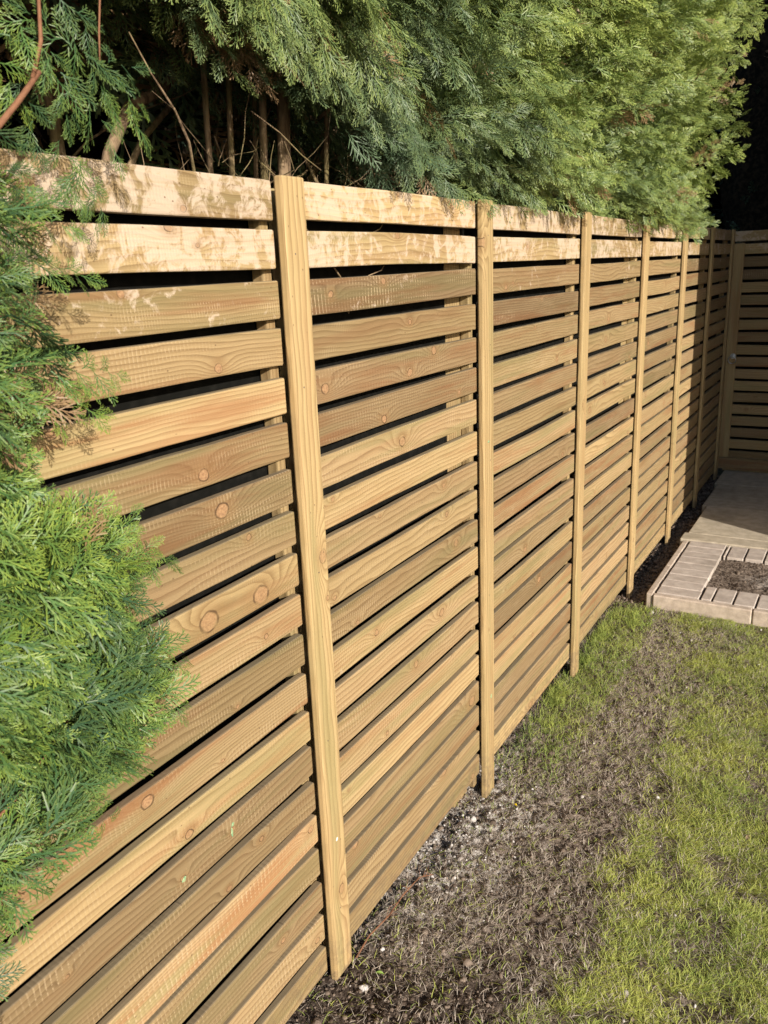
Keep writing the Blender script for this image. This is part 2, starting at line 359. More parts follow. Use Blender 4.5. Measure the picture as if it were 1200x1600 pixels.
def slat_panel(y0, y1, idx, xf=0.0, T=0.019, frame=None):
    mb = MB()
    for k in range(NS):
        z1 = H - k*PIT; z0 = z1 - (PIT-GAP)
        kn = []
        if frame is None:
            for (ky, kz, kr, kt) in KNOTS:
                if y0 < ky < y1 and z0-0.004 < kz < z1+0.004: kn.append((ky-y0, kz-z0, min(kr, 0.024)*(0.8 if kt != 4 else 0.55)))
        if len(kn) < 1 or (len(kn) < 3 and rng.random() < (0.15 if idx in (1, 2) else 0.4)):
            kn.append((rng.uniform(0.05, y1-y0-0.05), rng.uniform(0.008, 0.063), rng.choice([0.003, 0.004, 0.006, 0.008, 0.011])))
        rd = rng.random(3); g_ = 0.0; pa = max(0, rng.normal(0.28, 0.12)); ch = rng.uniform(0.35, 1.1)
        if k in (0, 1): pa = rng.uniform(0.76, 0.84) if frame is None and y1 < 4.3 else rng.uniform(0.72, 0.8); g_ = 0; rd[2] = .1; rd[1] = 0.2
        if k in (2, 3): g_ = rng.uniform(0.45, 0.75)
        elif 3 < k < 12: g_ = max(0, rng.normal(0.28, 0.18))
        elif k > 1: g_ = max(0, rng.normal(0.1, 0.16))
        if k == 2 and frame is None: pa = 0.60
        if k == NS-1: pa = 0.1; rd[1] = .2; rd[2] = 0.1
        ye0 = y0 + rng.uniform(0, 0.003); ye1 = y1 + rng.uniform(-0.002, 0.0015)
        tl = rng.normal(0, 0.0018)
        kw = dict(knots=kn, rnd=rd, tint=(pa, g_, ch), bow=rng.normal(0, 0.0021), cup=rng.normal(0, 0.0016), nst=9)
        if frame is None:
            A = np.array((0, ye1-ye0, tl)); L = np.linalg.norm(A)
            plank(mb, (xf-T, ye0, z0+rng.normal(0, 0.0012)), A/L, (0, 0, 1), (1, 0, 0), L, PIT-GAP, T, **kw)
        else:
            frame(mb, k, z0, kw)
    return mb
M_NAIL = simple('dull_nail_steel', lambda g: g.put(g.p.inputs['Base Color'], g.mix(g.noise(g.pos(), 900, 2), c4(0.10, 0.08, 0.065), c4(0.25, 0.20, 0.16))), 0.6, 0.5, 0.4)
fence = empty('slatted_fence', (0, 3.2, 0), 'long horizontal slat fence of new treated timber running along the lawn edge', 'fence')
for i in range(len(RE)-1):
    ya = RE[i]-BW+0.035; yb = RE[i+1]-BW-0.0045
    if i == len(RE)-2: yb = RE[i+1]-0.03
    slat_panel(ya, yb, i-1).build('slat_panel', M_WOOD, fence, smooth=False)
for i, y in enumerate(RE):
    g0 = float(gz(y))
    mb = MB()
    bot = {2: -0.036, 3: -0.104, 4: -0.095, 5: -0.08, 6: -0.075, 7: -0.065}.get(i, g0-0.01)
    kn = [] if i != 2 else [(1.056+0.036, 0.055, 0.0125), (0.206+0.036, 0.045, 0.0105), (0.957+0.036, 0.064, 0.0045)]
    if i == 3: kn = [(1.70-bot, 0.006, 0.010), (0.62, 0.03, 0.003)]
    if not kn: kn = [(rng.uniform(0.2, 1.6), rng.uniform(0.01, 0.06), rng.choice([0.006, 0.01]))]
    L = H + 0.004 - bot
    lean = rng.normal(0, 0.0008) if i != 2 else 0
    A = np.array((0, lean*2, L)); A /= np.linalg.norm(A)
    plank(mb, (0.0015, y-BW, bot), A, (0, 1, 0), (1, 0, 0), L, BW, 0.019, knots=kn, rnd=((rng.integers(1, 7)+rng.uniform(0.62, 0.85))/7.31, 0.15, 0.05), tint=(0.12, 0.0, 0.12), r=0.0045, nst=14)
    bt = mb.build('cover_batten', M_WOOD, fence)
    if 2 <= i <= 5:
        for zz in (0.18, 0.62, 1.05, 1.42, 1.70):
            m2 = MB(); yy0 = y-BW*rng.uniform(0.35, 0.65); zz += rng.uniform(-0.03, 0.03)
            tube(m2, [(0.0180, yy0, zz), (0.0209, yy0, zz)], 0.0019, 10); nl_ = m2.build('nail_head', M_NAIL, bt); 
    mb = MB()
    py0 = y-BW-0.10 if i in (3, 5) else y-BW+0.05
    plank(mb, (-0.125, py0, -0.3), (0, 0, 1), (0, 1, 0), (1, 0, 0), H+0.29, 0.10 if i in (3, 5) else 0.06, 0.075, rnd=(rng.random(), 0.2, 0.1), tint=(0.1, 0.15, 0.3))
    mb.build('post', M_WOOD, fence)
    mb = MB()
    plank(mb, (-0.0485, y-BW-0.022 if i != 3 else y-BW-0.012, 0.012 if i != 3 else -0.06), (0, 0, 1), (0, 1, 0), (1, 0, 0), H-0.03, 0.026, 0.0285, rnd=(rng.random(), 0.2, 0.1), tint=(0.2, 0.0, 0.3))
    mb.build('stud', M_WOOD, fence)
for i in range(len(RE)-1):
    ps = RE[i]-BW+(-0.10+0.10 if i in (3, 5) else 0.05+0.06)+0.002; pe = RE[i+1]-BW+(-0.10 if i+1 in (3, 5) else 0.05)-0.002
    mb = MB(); box(mb, -0.0535, -0.0525, ps, min(pe, 6.72), -0.02, H-0.012); mb.build('backing_net', M_NET, fence)
# small marks on the near batten: paint fleck and green resin flecks
M_FLECK = simple('white_fleck', lambda g: g.put(g.p.inputs['Base Color'], c4(0.75, 0.72, 0.62)), 0.7)
M_RESIN = simple('green_preservative_fleck', lambda g: g.put(g.p.inputs['Base Color'], g.mix(g.rng(g.noise(g.pos(), 500, 2), 0.4, 0.6), c4(0.12, 0.30, 0.17), c4(0.40, 0.42, 0.22))), 0.6)
def fleck(name, mat, y, z, ry, rz_, xs, parent, n=14):
    mb = MB(); V = [(xs+0.0016, y, z)]
    for k in range(n):
        th = 2*math.pi*k/n; q = rng.uniform(0.65, 1.15); V.append((xs+0.0002, y+ry*q*math.cos(th), z+rz_*q*math.sin(th)))
    mb.add(V, [(0, 1+k, 1+(k+1) % n) for k in range(n)]); mb.build(name, mat, parent)
fleck('paint_fleck', M_FLECK, 1.352, 0.352, 0.0045, 0.005, 0.0205, fence)
for (a, b, c, d) in ((0.893, 0.576, 0.006, 0.007), (1.029, 0.585, 0.0035, 0.012), (1.033, 0.601, 0.005, 0.005), (2.275, 0.27, 0.007, 0.008), (2.262, 1.13, 0.009, 0.004)):
    fleck('preservative_fleck', M_RESIN, a, b, c, d, 0.0205 if a > 2.2 else 0.0003, fence)

# ------------------------------------------------------------------ the gate at the end
YG = 6.88
gate = empty('timber_gate', (0.5, YG, 0), 'shaded slatted timber gate with ring latch closing the end of the path', 'gate')
def gslat(mb, k, z0, kw):
    L = 0.93
    plank(mb, (0.045 if k not in (0,) else 0.008, YG+0.022, z0-0.008), (1, 0, 0), (0, 0, 1), (0, -1, 0), L if k else L+0.037, 0.072, 0.019, **kw)
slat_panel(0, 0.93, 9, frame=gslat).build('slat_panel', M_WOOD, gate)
for nm, x0, wd, za, zb in (('stile', 0.008, 0.075, 0.105, 1.715), ('stile', 0.91, 0.075, 0.105, 1.715)):
    mb = MB(); plank(mb, (x0, YG+0.001, za), (0, 0, 1), (1, 0, 0), (0, -1, 0), zb-za, wd, 0.02, tint=(0.1, 0.1, 0.3)); mb.build(nm, M_WOOD, gate)
mb = MB(); plank(mb, (0.008, YG+0.001, 0.012), (1, 0, 0), (0, 0, 1), (0, -1, 0), 0.977, 0.09, 0.02, tint=(0.1, 0.2, 0.3)); mb.build('bottom_rail', M_WOOD, gate)
mb = MB(); box(mb, 0.01, 0.985, YG+0.05, YG+0.0515, 0.02, 1.70); mb.build('backing_net', M_NET, gate)
mb = MB()
for xx in (0.015, 0.48, 0.915): plank(mb, (xx, YG+0.0495, 0.02), (0, 0, 1), (1, 0, 0), (0, -1, 0), 1.7, 0.06, 0.0265, tint=(0.1, 0.2, 0.3))
mb.build('brace', M_WOOD, gate)
M_STEEL = simple('galvanised_steel', lambda g: g.put(g.p.inputs['Base Color'], g.mix(g.noise(g.pos(), 200, 3), c4(0.45, 0.47, 0.52), c4(0.72, 0.74, 0.78))), 0.32, 0.5, 1.0)
latch = empty('ring_latch', (0.062, YG-0.02, 0.88)); latch.parent = gate; latch.location = Vector((0.062, YG-0.02, 0.88)) - Vector(gate.location)
mb = MB(); tube(mb, [(0.062, YG-0.0195, 0.895), (0.062, YG-0.024, 0.895)], 0.021, 24); tube(mb, [(0.062, YG-0.022, 0.895), (0.062, YG-0.045, 0.895)], 0.009, 16)
mb.build('latch_plate', M_STEEL, gate); bpy.data.objects.remove(latch)
mb = MB(); tube(mb, [(0.060+0.027*math.sin(2*math.pi*k/28), YG-0.040+0.004*math.cos(2*math.pi*k/28), 0.868-0.027*math.cos(2*math.pi*k/28)) for k in range(29)], 0.0036, 10)
mb.build('ring_handle', M_STEEL, gate, smooth=True)
# short return fence between the gate and the house
side = empty('side_fence', (1.45, YG, 0), 'short slatted timber fence between gate and brick house', 'fence')
def sslat(mb, k, z0, kw): plank(mb, (1.08, YG+0.022, z0), (1, 0, 0), (0, 0, 1), (0, -1, 0), 0.83, 0.071, 0.019, **kw)
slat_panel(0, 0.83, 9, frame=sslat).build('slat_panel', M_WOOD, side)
mb = MB(); plank(mb, (1.0, YG+0.05, -0.25), (0, 0, 1), (1, 0, 0), (0, -1, 0), 2.07, 0.078, 0.075, tint=(0.1, 0.1, 0.3)); mb.build('post', M_WOOD, side)
mb = MB(); box(mb, 1.08, 1.9, YG+0.03, YG+0.0315, 0.0, 1.79); mb.build('backing_net', M_NET, side)

# ------------------------------------------------------------------ value noise for terrain and lumps
def vnoise2(x, y, seed=0):
    xi = np.floor(x).astype(int); yi = np.floor(y).astype(int); fx = x-xi; fy = y-yi
    fx = fx*fx*(3-2*fx); fy = fy*fy*(3-2*fy)
    def h(a, b):
        n = (a*374761393 + b*668265263 + seed*974711) & 0x7fffffff; n = ((n ^ (n >> 13))*1274126177) & 0x7fffffff; return ((n ^ (n >> 16)) & 0xffff)/65535.0
    return (h(xi, yi)*(1-fx)+h(xi+1, yi)*fx)*(1-fy) + (h(xi, yi+1)*(1-fx)+h(xi+1, yi+1)*fx)*fy
def fbm(x, y, o=4, seed=0):
    s = 0; a = 0.5; t = 0
    for i in range(o): s = s + a*vnoise2(x*2**i, y*2**i, seed+i*11); t += a; a *= 0.55
    return s/t
lawn_y = [-50, 1.2, 1.49, 1.96, 2.46, 2.8, 3.25, 3.73, 4.05, 60]; lawn_x = [0.5, 0.48, 0.49, 0.51, 0.50, 0.46, 0.42, 0.40, 0.30, 0.3]
def green_mask(x, y):
    """0 bare dead ground by the fence .. 1 living lawn"""
    e = np.interp(y, lawn_y, lawn_x)
    n = (fbm(x*6, y*6, 3, 5)-0.5)*0.28
    m = np.clip((x - e + n)/0.13 + 0.5, 0, 1)
    strip = np.clip((y-2.35)/1.0, 0.0, 1)*np.clip((0.10 + (fbm(x*9, y*5, 2, 8)-.5)*.20 - x)/0.07, 0, 1)*(x > -0.02)*np.clip((fbm(x*12, y*7, 2, 9)-0.30)/0.2, 0.15, 1)
    thin = 1 - 0.55*np.clip((y-3.0)/0.8, 0, 1)*np.clip((fbm(x*4, y*4, 2, 15)-0.35)/0.2, 0, 1)
    return np.clip(np.maximum(m*thin, strip*1.0), 0, 1)
def ground_h(x, y):
    x = np.asarray(x, float); y = np.asarray(y, float)
    base = gz(y)*np.ones_like(x)
    near = np.clip(1.6-np.abs(x-0.5), 0, 1)
    dead = 1-green_mask(x, y)
    b = (fbm(x*5, y*5, 3, 1)-0.5)*0.022 + (fbm(x*26, y*26, 3, 2)-0.5)*(0.012+0.016*dead) + (fbm(x*80, y*80, 2, 3)-0.5)*(0.005+0.009*dead)
    b = b*np.where(y > 4.03, np.where(x < 0.13, 0.5, 0.12), 1.0)
    under = np.where((y > 4.06) & (x > 0.15), -0.03, 0.0)
    return base + b*near + under
def graded(lo, hi, step, far, ratio=1.35):
    c = list(np.arange(lo, hi, step)); s = step; a = lo; pre = []
    while a > -far: s *= ratio; a -= s; pre.append(a)
    s = step; b = c[-1]; post = []
    while b < far: s *= ratio; b += s; post.append(b)
    return np.array(pre[::-1] + c + post)
gxs = graded(-0.16, 1.25, 0.0065, 300); gys = graded(0.9, 4.25, 0.0075, 300)
GX, GY = np.meshgrid(gxs, gys, indexing='ij'); GZ = ground_h(GX, GY)
nx, ny = GX.shape
vid = np.arange(nx*ny).reshape(nx, ny)
quads = np.stack([vid[:-1, :-1], vid[1:, :-1], vid[1:, 1:], vid[:-1, 1:]], -1).reshape(-1, 4)
def wet_mask(x, y):
    return np.clip((1.56 + (fbm(x*5, y*5, 3, 95)-.5)*0.5 + 0.15*(x-0.2) - y)/0.12, 0, 1)*np.clip((0.50-x)/0.15, 0, 1)
gm = green_mask(GX, GY)
dust = np.clip(1-np.hypot((GX-0.05)/0.27, (GY-2.0)/0.62), 0, 1)*2.2
dustn = np.clip(dust*np.clip((fbm(GX*14, GY*14, 3, 21)-0.3)/0.3, 0, 1.2), 0, 1)
def f_soil(g):
    P = g.pos(); a, du, b = g.sep(g.attr('soil'))
    n = g.noise(P, 55, 5, 0.68); n2 = g.noise(P, 260, 3, 0.6); n3 = g.noise(P, 6, 2)
    c = g.mix(g.rng(n, 0.35, 0.66), c4(0.075, 0.057, 0.045), c4(0.32, 0.255, 0.205))
    c = g.mix(g.rng(n2, 0.56, 0.72, 0, 0.7), c, c4(0.26, 0.205, 0.16))
    c = g.mix(g.math('MULTIPLY', a, g.rng(n3, 0.35, 0.6, 0.25, 0.65)), c, c4(0.075, 0.072, 0.028))
    c = g.mix(g.math('MULTIPLY', du, g.rng(n, 0.38, 0.55, 0.15, 0.9)), c, c4(0.55, 0.51, 0.47))
    c = g.mix(g.math('MULTIPLY', b, g.rng(n, 0.3, 0.7, 1.0, 0.6)), c, c4(0.030, 0.020, 0.015))
    g.put(g.p.inputs['Base Color'], c); g.put(g.p.inputs['Normal'], g.bump(g.math('ADD', n, g.math('MULTIPLY', n2, 0.5)), 1.0, 0.010))
M_SOIL = simple('garden_soil', f_soil, 0.95, 0.12)
ground = fast_mesh('ground', np.stack([GX, GY, GZ], -1).reshape(-1, 3), quads, None, M_SOIL, None,
                   {'soil': np.stack([gm, dustn, wet_mask(GX, GY)], -1).reshape(-1, 3)}, smooth=True)
tag(ground, 'bare soil and thin lawn at the foot of the fence', 'ground', kind='structure')

# grass blades and dry thatch
def blades(name, n, xr, yr, dens, lenf, widf, lie, attrf, mat, label, cat, keep_clear=True, curl=0.5):
    x = rng.uniform(xr[0], xr[1], n*4); y = rng.uniform(yr[0], yr[1], n*4)
    k = rng.random(n*4) < dens(x, y)
    k &= ~((y > 4.03) & (x > 0.115))
    x = x[k][:n]; y = y[k][:n]; n = len(x)
    z = ground_h(x, y)
    th = rng.uniform(0, 2*np.pi, n); L = lenf(x, y, n); W = widf(n); ti = lie(x, y, n)
    dx, dy = np.cos(th), np.sin(th); sx, sy = -dy, dx
    c = rng.uniform(-curl, curl, n)
    pts = []
    for i, t in enumerate((0, 0.35, 0.7, 1.0)):
        hor = L*t*np.cos(ti*(1-0.45*t)); ver = L*t*np.sin(ti*(1-0.55*t)); lat = L*t*t*c*0.5
        px = x + dx*hor + sx*lat; py = y + dy*hor + sy*lat; pz = z - 0.002 + ver
        wd = W*(1, 0.95, 0.65, 0)[i]*0.5
        if i < 3: pts += [np.stack([px-sx*wd, py-sy*wd, pz], -1), np.stack([px+sx*wd, py+sy*wd, pz+wd*0.6], -1)]
        else: pts += [np.stack([px, py, pz], -1)]
    V = np.stack(pts, 1).reshape(-1, 3); b = np.arange(n)*7
    Q = np.concatenate([np.stack([b, b+1, b+3, b+2], -1), np.stack([b+2, b+3, b+5, b+4], -1)]); T = np.stack([b+4, b+5, b+6], -1)
    a = attrf(x, y, n); A = np.repeat(a, 7, axis=0); A[:, 2] = np.tile(np.array([0, 0, .3, .3, .7, .7, 1.]), n)
    o = fast_mesh(name, V, Q, T, mat, None, {'gr': A}); tag(o, label, cat, kind='stuff'); return o
g_ = NG('grass_blade'); a, b_, c_ = g_.sep(g_.attr('gr'))
cc = g_.mix(g_.rng(a, 0, 1, 0, 1, False), c4(0.16, 0.275, 0.05), c4(0.50, 0.53, 0.12))
cc = g_.mix(g_.math('MULTIPLY', c_, 0.35), cc, c4(0.70, 0.70, 0.24))
cc = g_.mix(b_, cc, g_.mix(a, c4(0.26, 0.21, 0.17), c4(0.64, 0.56, 0.47)))
g_.put(g_.p.inputs['Base Color'], cc); g_.p.inputs['Roughness'].default_value = 0.5; g_.p.inputs['Specular IOR Level'].default_value = 0.35
tr = g_.t.nodes.new('ShaderNodeBsdfTranslucent'); g_.put(tr.inputs[0], cc)
mx = g_.t.nodes.new('ShaderNodeMixShader'); mx.inputs[0].default_value = 0.25
g_.t.links.new(g_.p.outputs[0], mx.inputs[1]); g_.t.links.new(tr.outputs[0], mx.inputs[2]); g_.t.links.new(mx.outputs[0], g_.out.inputs[0])
M_GR = g_.m
def lawn_attr(x, y, n):
    dry = (rng.random(n) < (0.12 + 0.40*(1-green_mask(x, y)) + 0.4*np.clip(fbm(x*8, y*8, 2, 33)-0.5, 0, 1))).astype(float)
    strip = (x < 0.2) & (y > 2.3)
    a = np.clip(rng.normal(0.60, 0.28, n) + (fbm(x*5, y*5, 2, 31)-0.5)*0.9 - 0.3*strip, 0, 1)
    return np.stack([a, dry*(~strip), a], -1)
clump = lambda x, y: np.clip((fbm(x*15, y*15, 3, 41)-0.35)/0.24, 0.08, 1)
blades('grass', 230000, (-0.03, 1.25), (0.9, 4.03), lambda x, y: np.maximum(green_mask(x, y)*clump(x, y), 0.03+0.16*np.clip((y-2.3)/0.8, 0, 1)),
       lambda x, y, n: rng.uniform(0.013, 0.040, n)*np.where((x < 0.2) & (y > 2.4), 1.35, 1), lambda n: rng.uniform(0.0009, 0.0018, n),
       lambda x, y, n: rng.uniform(0.25, 1.25, n)+np.where((x < 0.2) & (y > 2.4), 0.3, 0), lawn_attr, M_GR, 'thin yellowish green grass of the trodden lawn', 'grass')
blades('lawn_grass', 26000, (1.25, 4.0), (-2.0, 4.2), lambda x, y: clump(x, y), lambda x, y, n: rng.uniform(0.02, 0.05, n), lambda n: rng.uniform(0.003, 0.005, n),
       lambda x, y, n: rng.uniform(0.25, 1.2, n), lawn_attr, M_GR, 'rest of the lawn beyond the trodden strip', 'grass')
def dry_attr(x, y, n):
    gm_ = green_mask(x, y); return np.stack([np.clip(rng.normal(0.45, 0.3, n), 0, 1), (rng.random(n) < 0.9).astype(float), x*0], -1)
blades('dry_thatch', 100000, (-0.10, 1.2), (0.9, 4.05), lambda x, y: (0.30+0.70*(1-green_mask(x, y)))*(1-0.75*wet_mask(x, y))*np.clip((fbm(x*17, y*17, 3, 51)-0.3)/0.25, 0.1, 1)*np.clip((x+0.10)/0.12, 0, 1)*(1-0.6*np.clip(1-np.hypot((x-0.04)/0.2, (y-2.05)/0.5), 0, 1)),
       lambda x, y, n: rng.gamma(4.0, 0.0042, n), lambda n: rng.uniform(0.0009, 0.0019, n), lambda x, y, n: rng.uniform(0.0, 1.15, n), dry_attr, M_GR,
       'brown dead grass thatch on the bare soil', 'dead grass', curl=1.6)
blades('fallen_needles', 4500, (-0.02, 0.14), (4.0, 6.9), lambda x, y: 0.8+0*x, lambda x, y, n: rng.uniform(0.006, 0.018, n), lambda n: rng.uniform(0.001, 0.002, n),
       lambda x, y, n: rng.uniform(0.0, 0.6, n), dry_attr, M_GR, 'brown conifer litter in the soil gap beside the path', 'leaf litter', curl=1.0)
# crumbs and pebbles
def crumbs(name, n, xr, yr, dens, sf, mat, label, cat, seed):
    x = rng.uniform(*xr, n*5); y = rng.uniform(*yr, n*5); k = rng.random(n*5) < dens(x, y)
    k &= ~((y > 4.03) & (x > 0.115)); x = x[k][:n]; y = y[k][:n]; n = len(x); z = ground_h(x, y)
    t = (1+5**.5)/2
    ico = np.array([(-1, t, 0), (1, t, 0), (-1, -t, 0), (1, -t, 0), (0, -1, t), (0, 1, t), (0, -1, -t), (0, 1, -t), (t, 0, -1), (t, 0, 1), (-t, 0, -1), (-t, 0, 1)])/1.9
    tri = np.array([(0, 11, 5), (0, 5, 1), (0, 1, 7), (0, 7, 10), (0, 10, 11), (1, 5, 9), (5, 11, 4), (11, 10, 2), (10, 7, 6), (7, 1, 8), (3, 9, 4), (3, 4, 2), (3, 2, 6), (3, 6, 8), (3, 8, 9), (4, 9, 5), (2, 4, 11), (6, 2, 10), (8, 6, 7), (9, 8, 1)])
    s = sf(n)[:, None, None]; sc = rng.uniform(0.6, 1.25, (n, 1, 3))*np.array([1, 1, 0.75]); jit = rng.uniform(0.75, 1.2, (n, 12, 1))
    th = rng.uniform(0, 6.28, n); co, si = np.cos(th), np.sin(th); Rm = np.zeros((n, 3, 3)); Rm[:, 0, 0] = co; Rm[:, 0, 1] = -si; Rm[:, 1, 0] = si; Rm[:, 1, 1] = co; Rm[:, 2, 2] = 1
    V = np.einsum('nij,nkj->nki', Rm, ico[None]*sc*jit)*s + np.stack([x, y, z+s[:, 0, 0]*0.3], -1)[:, None]
    T = (tri[None] + (np.arange(n)*12)[:, None, None]).reshape(-1, 3)
    A = np.repeat(np.stack([rng.random(n), rng.random(n), rng.random(n)], -1), 12, axis=0)
    o = fast_mesh(name, V.reshape(-1, 3), None, T, mat, None, {'gr': A}, smooth=True); tag(o, label, cat, kind='stuff')
def f_crumb(g):
    a, b, c = g.sep(g.attr('gr')); n = g.noise(g.pos(), 300, 3)
    col = g.mix(g.math('POWER', a, 1.5), c4(0.05, 0.034, 0.026), c4(0.30, 0.235, 0.185)); col = g.mix(g.math('MULTIPLY', n, 0.5), col, c4(0.06, 0.042, 0.03))
    g.put(g.p.inputs['Base Color'], col); g.put(g.p.inputs['Normal'], g.bump(n, 0.7, 0.002))
def f_peb(g):
    a, b, c = g.sep(g.attr('gr')); n = g.noise(g.pos(), 250, 3)
    col = g.mix(a, c4(0.28, 0.24, 0.21), c4(0.62, 0.59, 0.57)); col = g.mix(g.rng(n, 0.5, 0.7, 0, 0.6), col, c4(0.18, 0.14, 0.11))
    g.put(g.p.inputs['Base Color'], col)
M_CR = simple('soil_crumb', f_crumb, 0.95, 0.1); M_PB = simple('pale_grit', f_peb, 0.7, 0.4)
crumbs('soil_crumbs', 34000, (-0.12, 1.2), (0.9, 4.05), lambda x, y: (1-0.85*green_mask(x, y)), lambda n: rng.gamma(1.6, 0.0011, n)+0.0008, M_CR, 'dark soil crumbs between the dead grass', 'soil', 1)
crumbs('gap_crumbs', 5000, (-0.03, 0.125), (4.0, 6.9), lambda x, y: 1+0*x, lambda n: rng.gamma(2.2, 0.002, n)+0.0015, M_CR, 'dark soil crumbs in the gap between fence and path', 'soil', 2)
crumbs('grit', 2600, (-0.10, 0.45), (1.2, 2.7), lambda x, y: np.clip(1-np.hypot((x-0.04)/0.2, (y-2.0)/0.6), 0, 1), lambda n: rng.gamma(1.5, 0.0009, n)+0.0006, M_PB, 'pale concrete grit scattered at the foot of the fence', 'grit', 3)
crumbs('pale_grit', 420, (-0.08, 1.1), (1.1, 4.0), lambda x, y: 0.8+0*x, lambda n: rng.gamma(2.0, 0.0013, n)+0.001, M_PB, 'few pale stone chips scattered over soil and lawn', 'grit', 4)
# a few things one can pick out
def stone(name, x, y, r, mat, label, sq=0.7):
    mb = MB(); n, m = 14, 9; V = []; F = []; z = float(ground_h(x, y))
    ph = rng.uniform(0, 6, 4)
    for i in range(m+1):
        for k in range(n):
            a = math.pi*i/m; b = 2*math.pi*k/n
            d = 1+0.14*math.sin(2*b+ph[0])*math.sin(a)+0.10*math.sin(3*b+2*a+ph[1])+0.07*math.sin(5*a+b*2+ph[2])
            V.append((x+r*d*math.sin(a)*math.cos(b), y+r*d*math.sin(a)*math.sin(b)*0.85, z+r*0.3+r*sq*d*math.cos(a)))
    for i in range(m):
        for k in range(n):
            k2 = (k+1) % n; F.append((i*n+k, (i+1)*n+k, (i+1)*n+k2, i*n+k2))
    mb.add(V, F, gr=(0.7, 0.5, 0.5)); o = mb.build(name, mat, None, True); tag(o, label, 'stone')
stone('stone', 0.083, 1.335, 0.011, M_PB, 'pale grey pebble in dark soil nearest the camera')
stone('stone', 0.064, 1.46, 0.007, M_PB, 'small white pebble just right of the nearest batten foot')
stone('clod', 0.045, 1.19, 0.014, M_CR, 'dark soil clod at the bottom edge below the nearest batten')
stone('stone', 0.03, 2.10, 0.013, M_PB, 'whitish lump of concrete beside the second batten foot')
stone('stone', 0.165, 3.985, 0.012, M_PB, 'small white stone lying against the front of the kerb')
def leafy(name, x, y, L, W, ang, col, label, cat, lift=0.004):
    mb = MB(); V = []; F = []; n = 8; z = float(ground_h(x, y))+lift; c, s = math.cos(ang), math.sin(ang)
    for i in range(n+1):
        t = i/n; wd = W*math.sin(math.pi*min(0.999, t*0.93+0.05))**0.8/2
        for q in (-1, 0, 1):
            u = (t-0.5)*L; v = q*wd; V.append((x+u*c-v*s, y+u*s+v*c, z+0.004*math.sin(3*t)+(0.0025 if q else 0)+0.001))
    for i in range(n):
        for q in range(2): F.append((i*3+q, i*3+q+1, (i+1)*3+q+1, (i+1)*3+q))
    mb.add(V, F); mt = simple('leaf_'+name, lambda g: g.put(g.p.inputs['Base Color'], g.mix(g.noise(g.pos(), 150, 2), c4(*[k*0.6 for k in col]), c4(*col))), 0.55)
    tag(mb.build(name, mt, None, True), label, cat)
leafy('fallen_leaf', 0.096, 1.39, 0.022, 0.010, 0.4, (0.30, 0.45, 0.10), 'bright green fallen leaf on dark soil below the nearest batten', 'leaf')
leafy('fallen_leaf', 0.82, 2.42, 0.030, 0.014, 1.2, (0.42, 0.30, 0.20), 'tan dead leaf lying on the lawn at the right edge', 'leaf')
leafy('fallen_leaf', 0.235, 3.99, 0.035, 0.02, 0.1, (0.36, 0.38, 0.16), 'yellowish leaf lying just in front of the kerb', 'leaf')
leafy('fallen_leaf', 0.63, 3.35, 0.035, 0.012, 2.0, (0.40, 0.31, 0.19), 'curled tan leaf on the bare patch before the brick border', 'leaf')
leafy('flower_petal', 0.129, 2.22, 0.012, 0.010, 0, (0.85, 0.62, 0.02), 'tiny yellow flower head on the dead grass', 'flower', 0.01)
twig = empty('dead_twig', (0.0, 1.5, -0.05), 'bare brown twig with side shoots leaning on the bottom slat', 'twig')
mb = MB()
P0 = [(0.022, 1.40, -0.038), (0.018, 1.47, -0.03), (0.03, 1.55, -0.028), (0.035, 1.62, -0.015), (0.05, 1.69, 0.0), (0.075, 1.73, -0.01)]
tube(mb, P0, [0.0022, 0.002, 0.0018, 0.0015, 0.0012, 0.0008], 6)
for k in range(16):
    i = rng.integers(1, 5); p = Vector(P0[i]).lerp(Vector(P0[i+1]), rng.random()) if i < 5 else Vector(P0[i])
    d = Vector(rng.normal(0, 1, 3)); d.z = abs(d.z)*0.5; d = d.normalized()*rng.uniform(0.015, 0.045)
    tube(mb, [p, p+d*0.5+Vector((0, 0, .003)), p+d], [0.0008, 0.0006, 0.0003], 5)
mb.build('stem', M_RBARK, twig)

# ------------------------------------------------------------------ paved path, kerb and brick border
def f_stone(c0, c1, sc=18):
    def f(g):
        P = g.pos(); n = g.noise(P, sc, 5, 0.65); n2 = g.noise(P, 320, 3, 0.6); n3 = g.noise(P, 2.5, 3); r1, r2, r3 = g.sep(g.attr('rnd'))
        c = g.mix(g.rng(n, 0.3, 0.7), c4(*[k*1.36 for k in c0[:3]]), c4(*[k*1.36 for k in c1[:3]]))
        c = g.mix(g.math('MULTIPLY', r1, 0.35), c, g.mix(1.0, c, c4(0.72, 0.70, 0.68), 'MULTIPLY'))
        c = g.mix(g.rng(n2, 0.55, 0.72, 0, 0.5), c, c4(0.12, 0.10, 0.085)); c = g.mix(g.rng(n3, 0.5, 0.7, 0, 0.35), c, c4(0.16, 0.14, 0.10))
        g.put(g.p.inputs['Base Color'], c); g.put(g.p.inputs['Normal'], g.bump(g.math('ADD', n, g.math('MULTIPLY', n2, 0.6)), 0.6, 0.003))
    return f
M_SLAB = simple('sandy_concrete_slab', f_stone(c4(0.29, 0.25, 0.19), c4(0.40, 0.35, 0.275)), 0.88, 0.25)
M_BRK = simple('pinkish_paving_brick', f_stone(c4(0.30, 0.255, 0.225), c4(0.41, 0.36, 0.32)), 0.88, 0.25)
M_KERB = simple('sandy_kerb_concrete', f_stone(c4(0.30, 0.245, 0.20), c4(0.42, 0.35, 0.29), 26), 0.9, 0.25)
def rr(): return rng.random(3)
mb = MB()
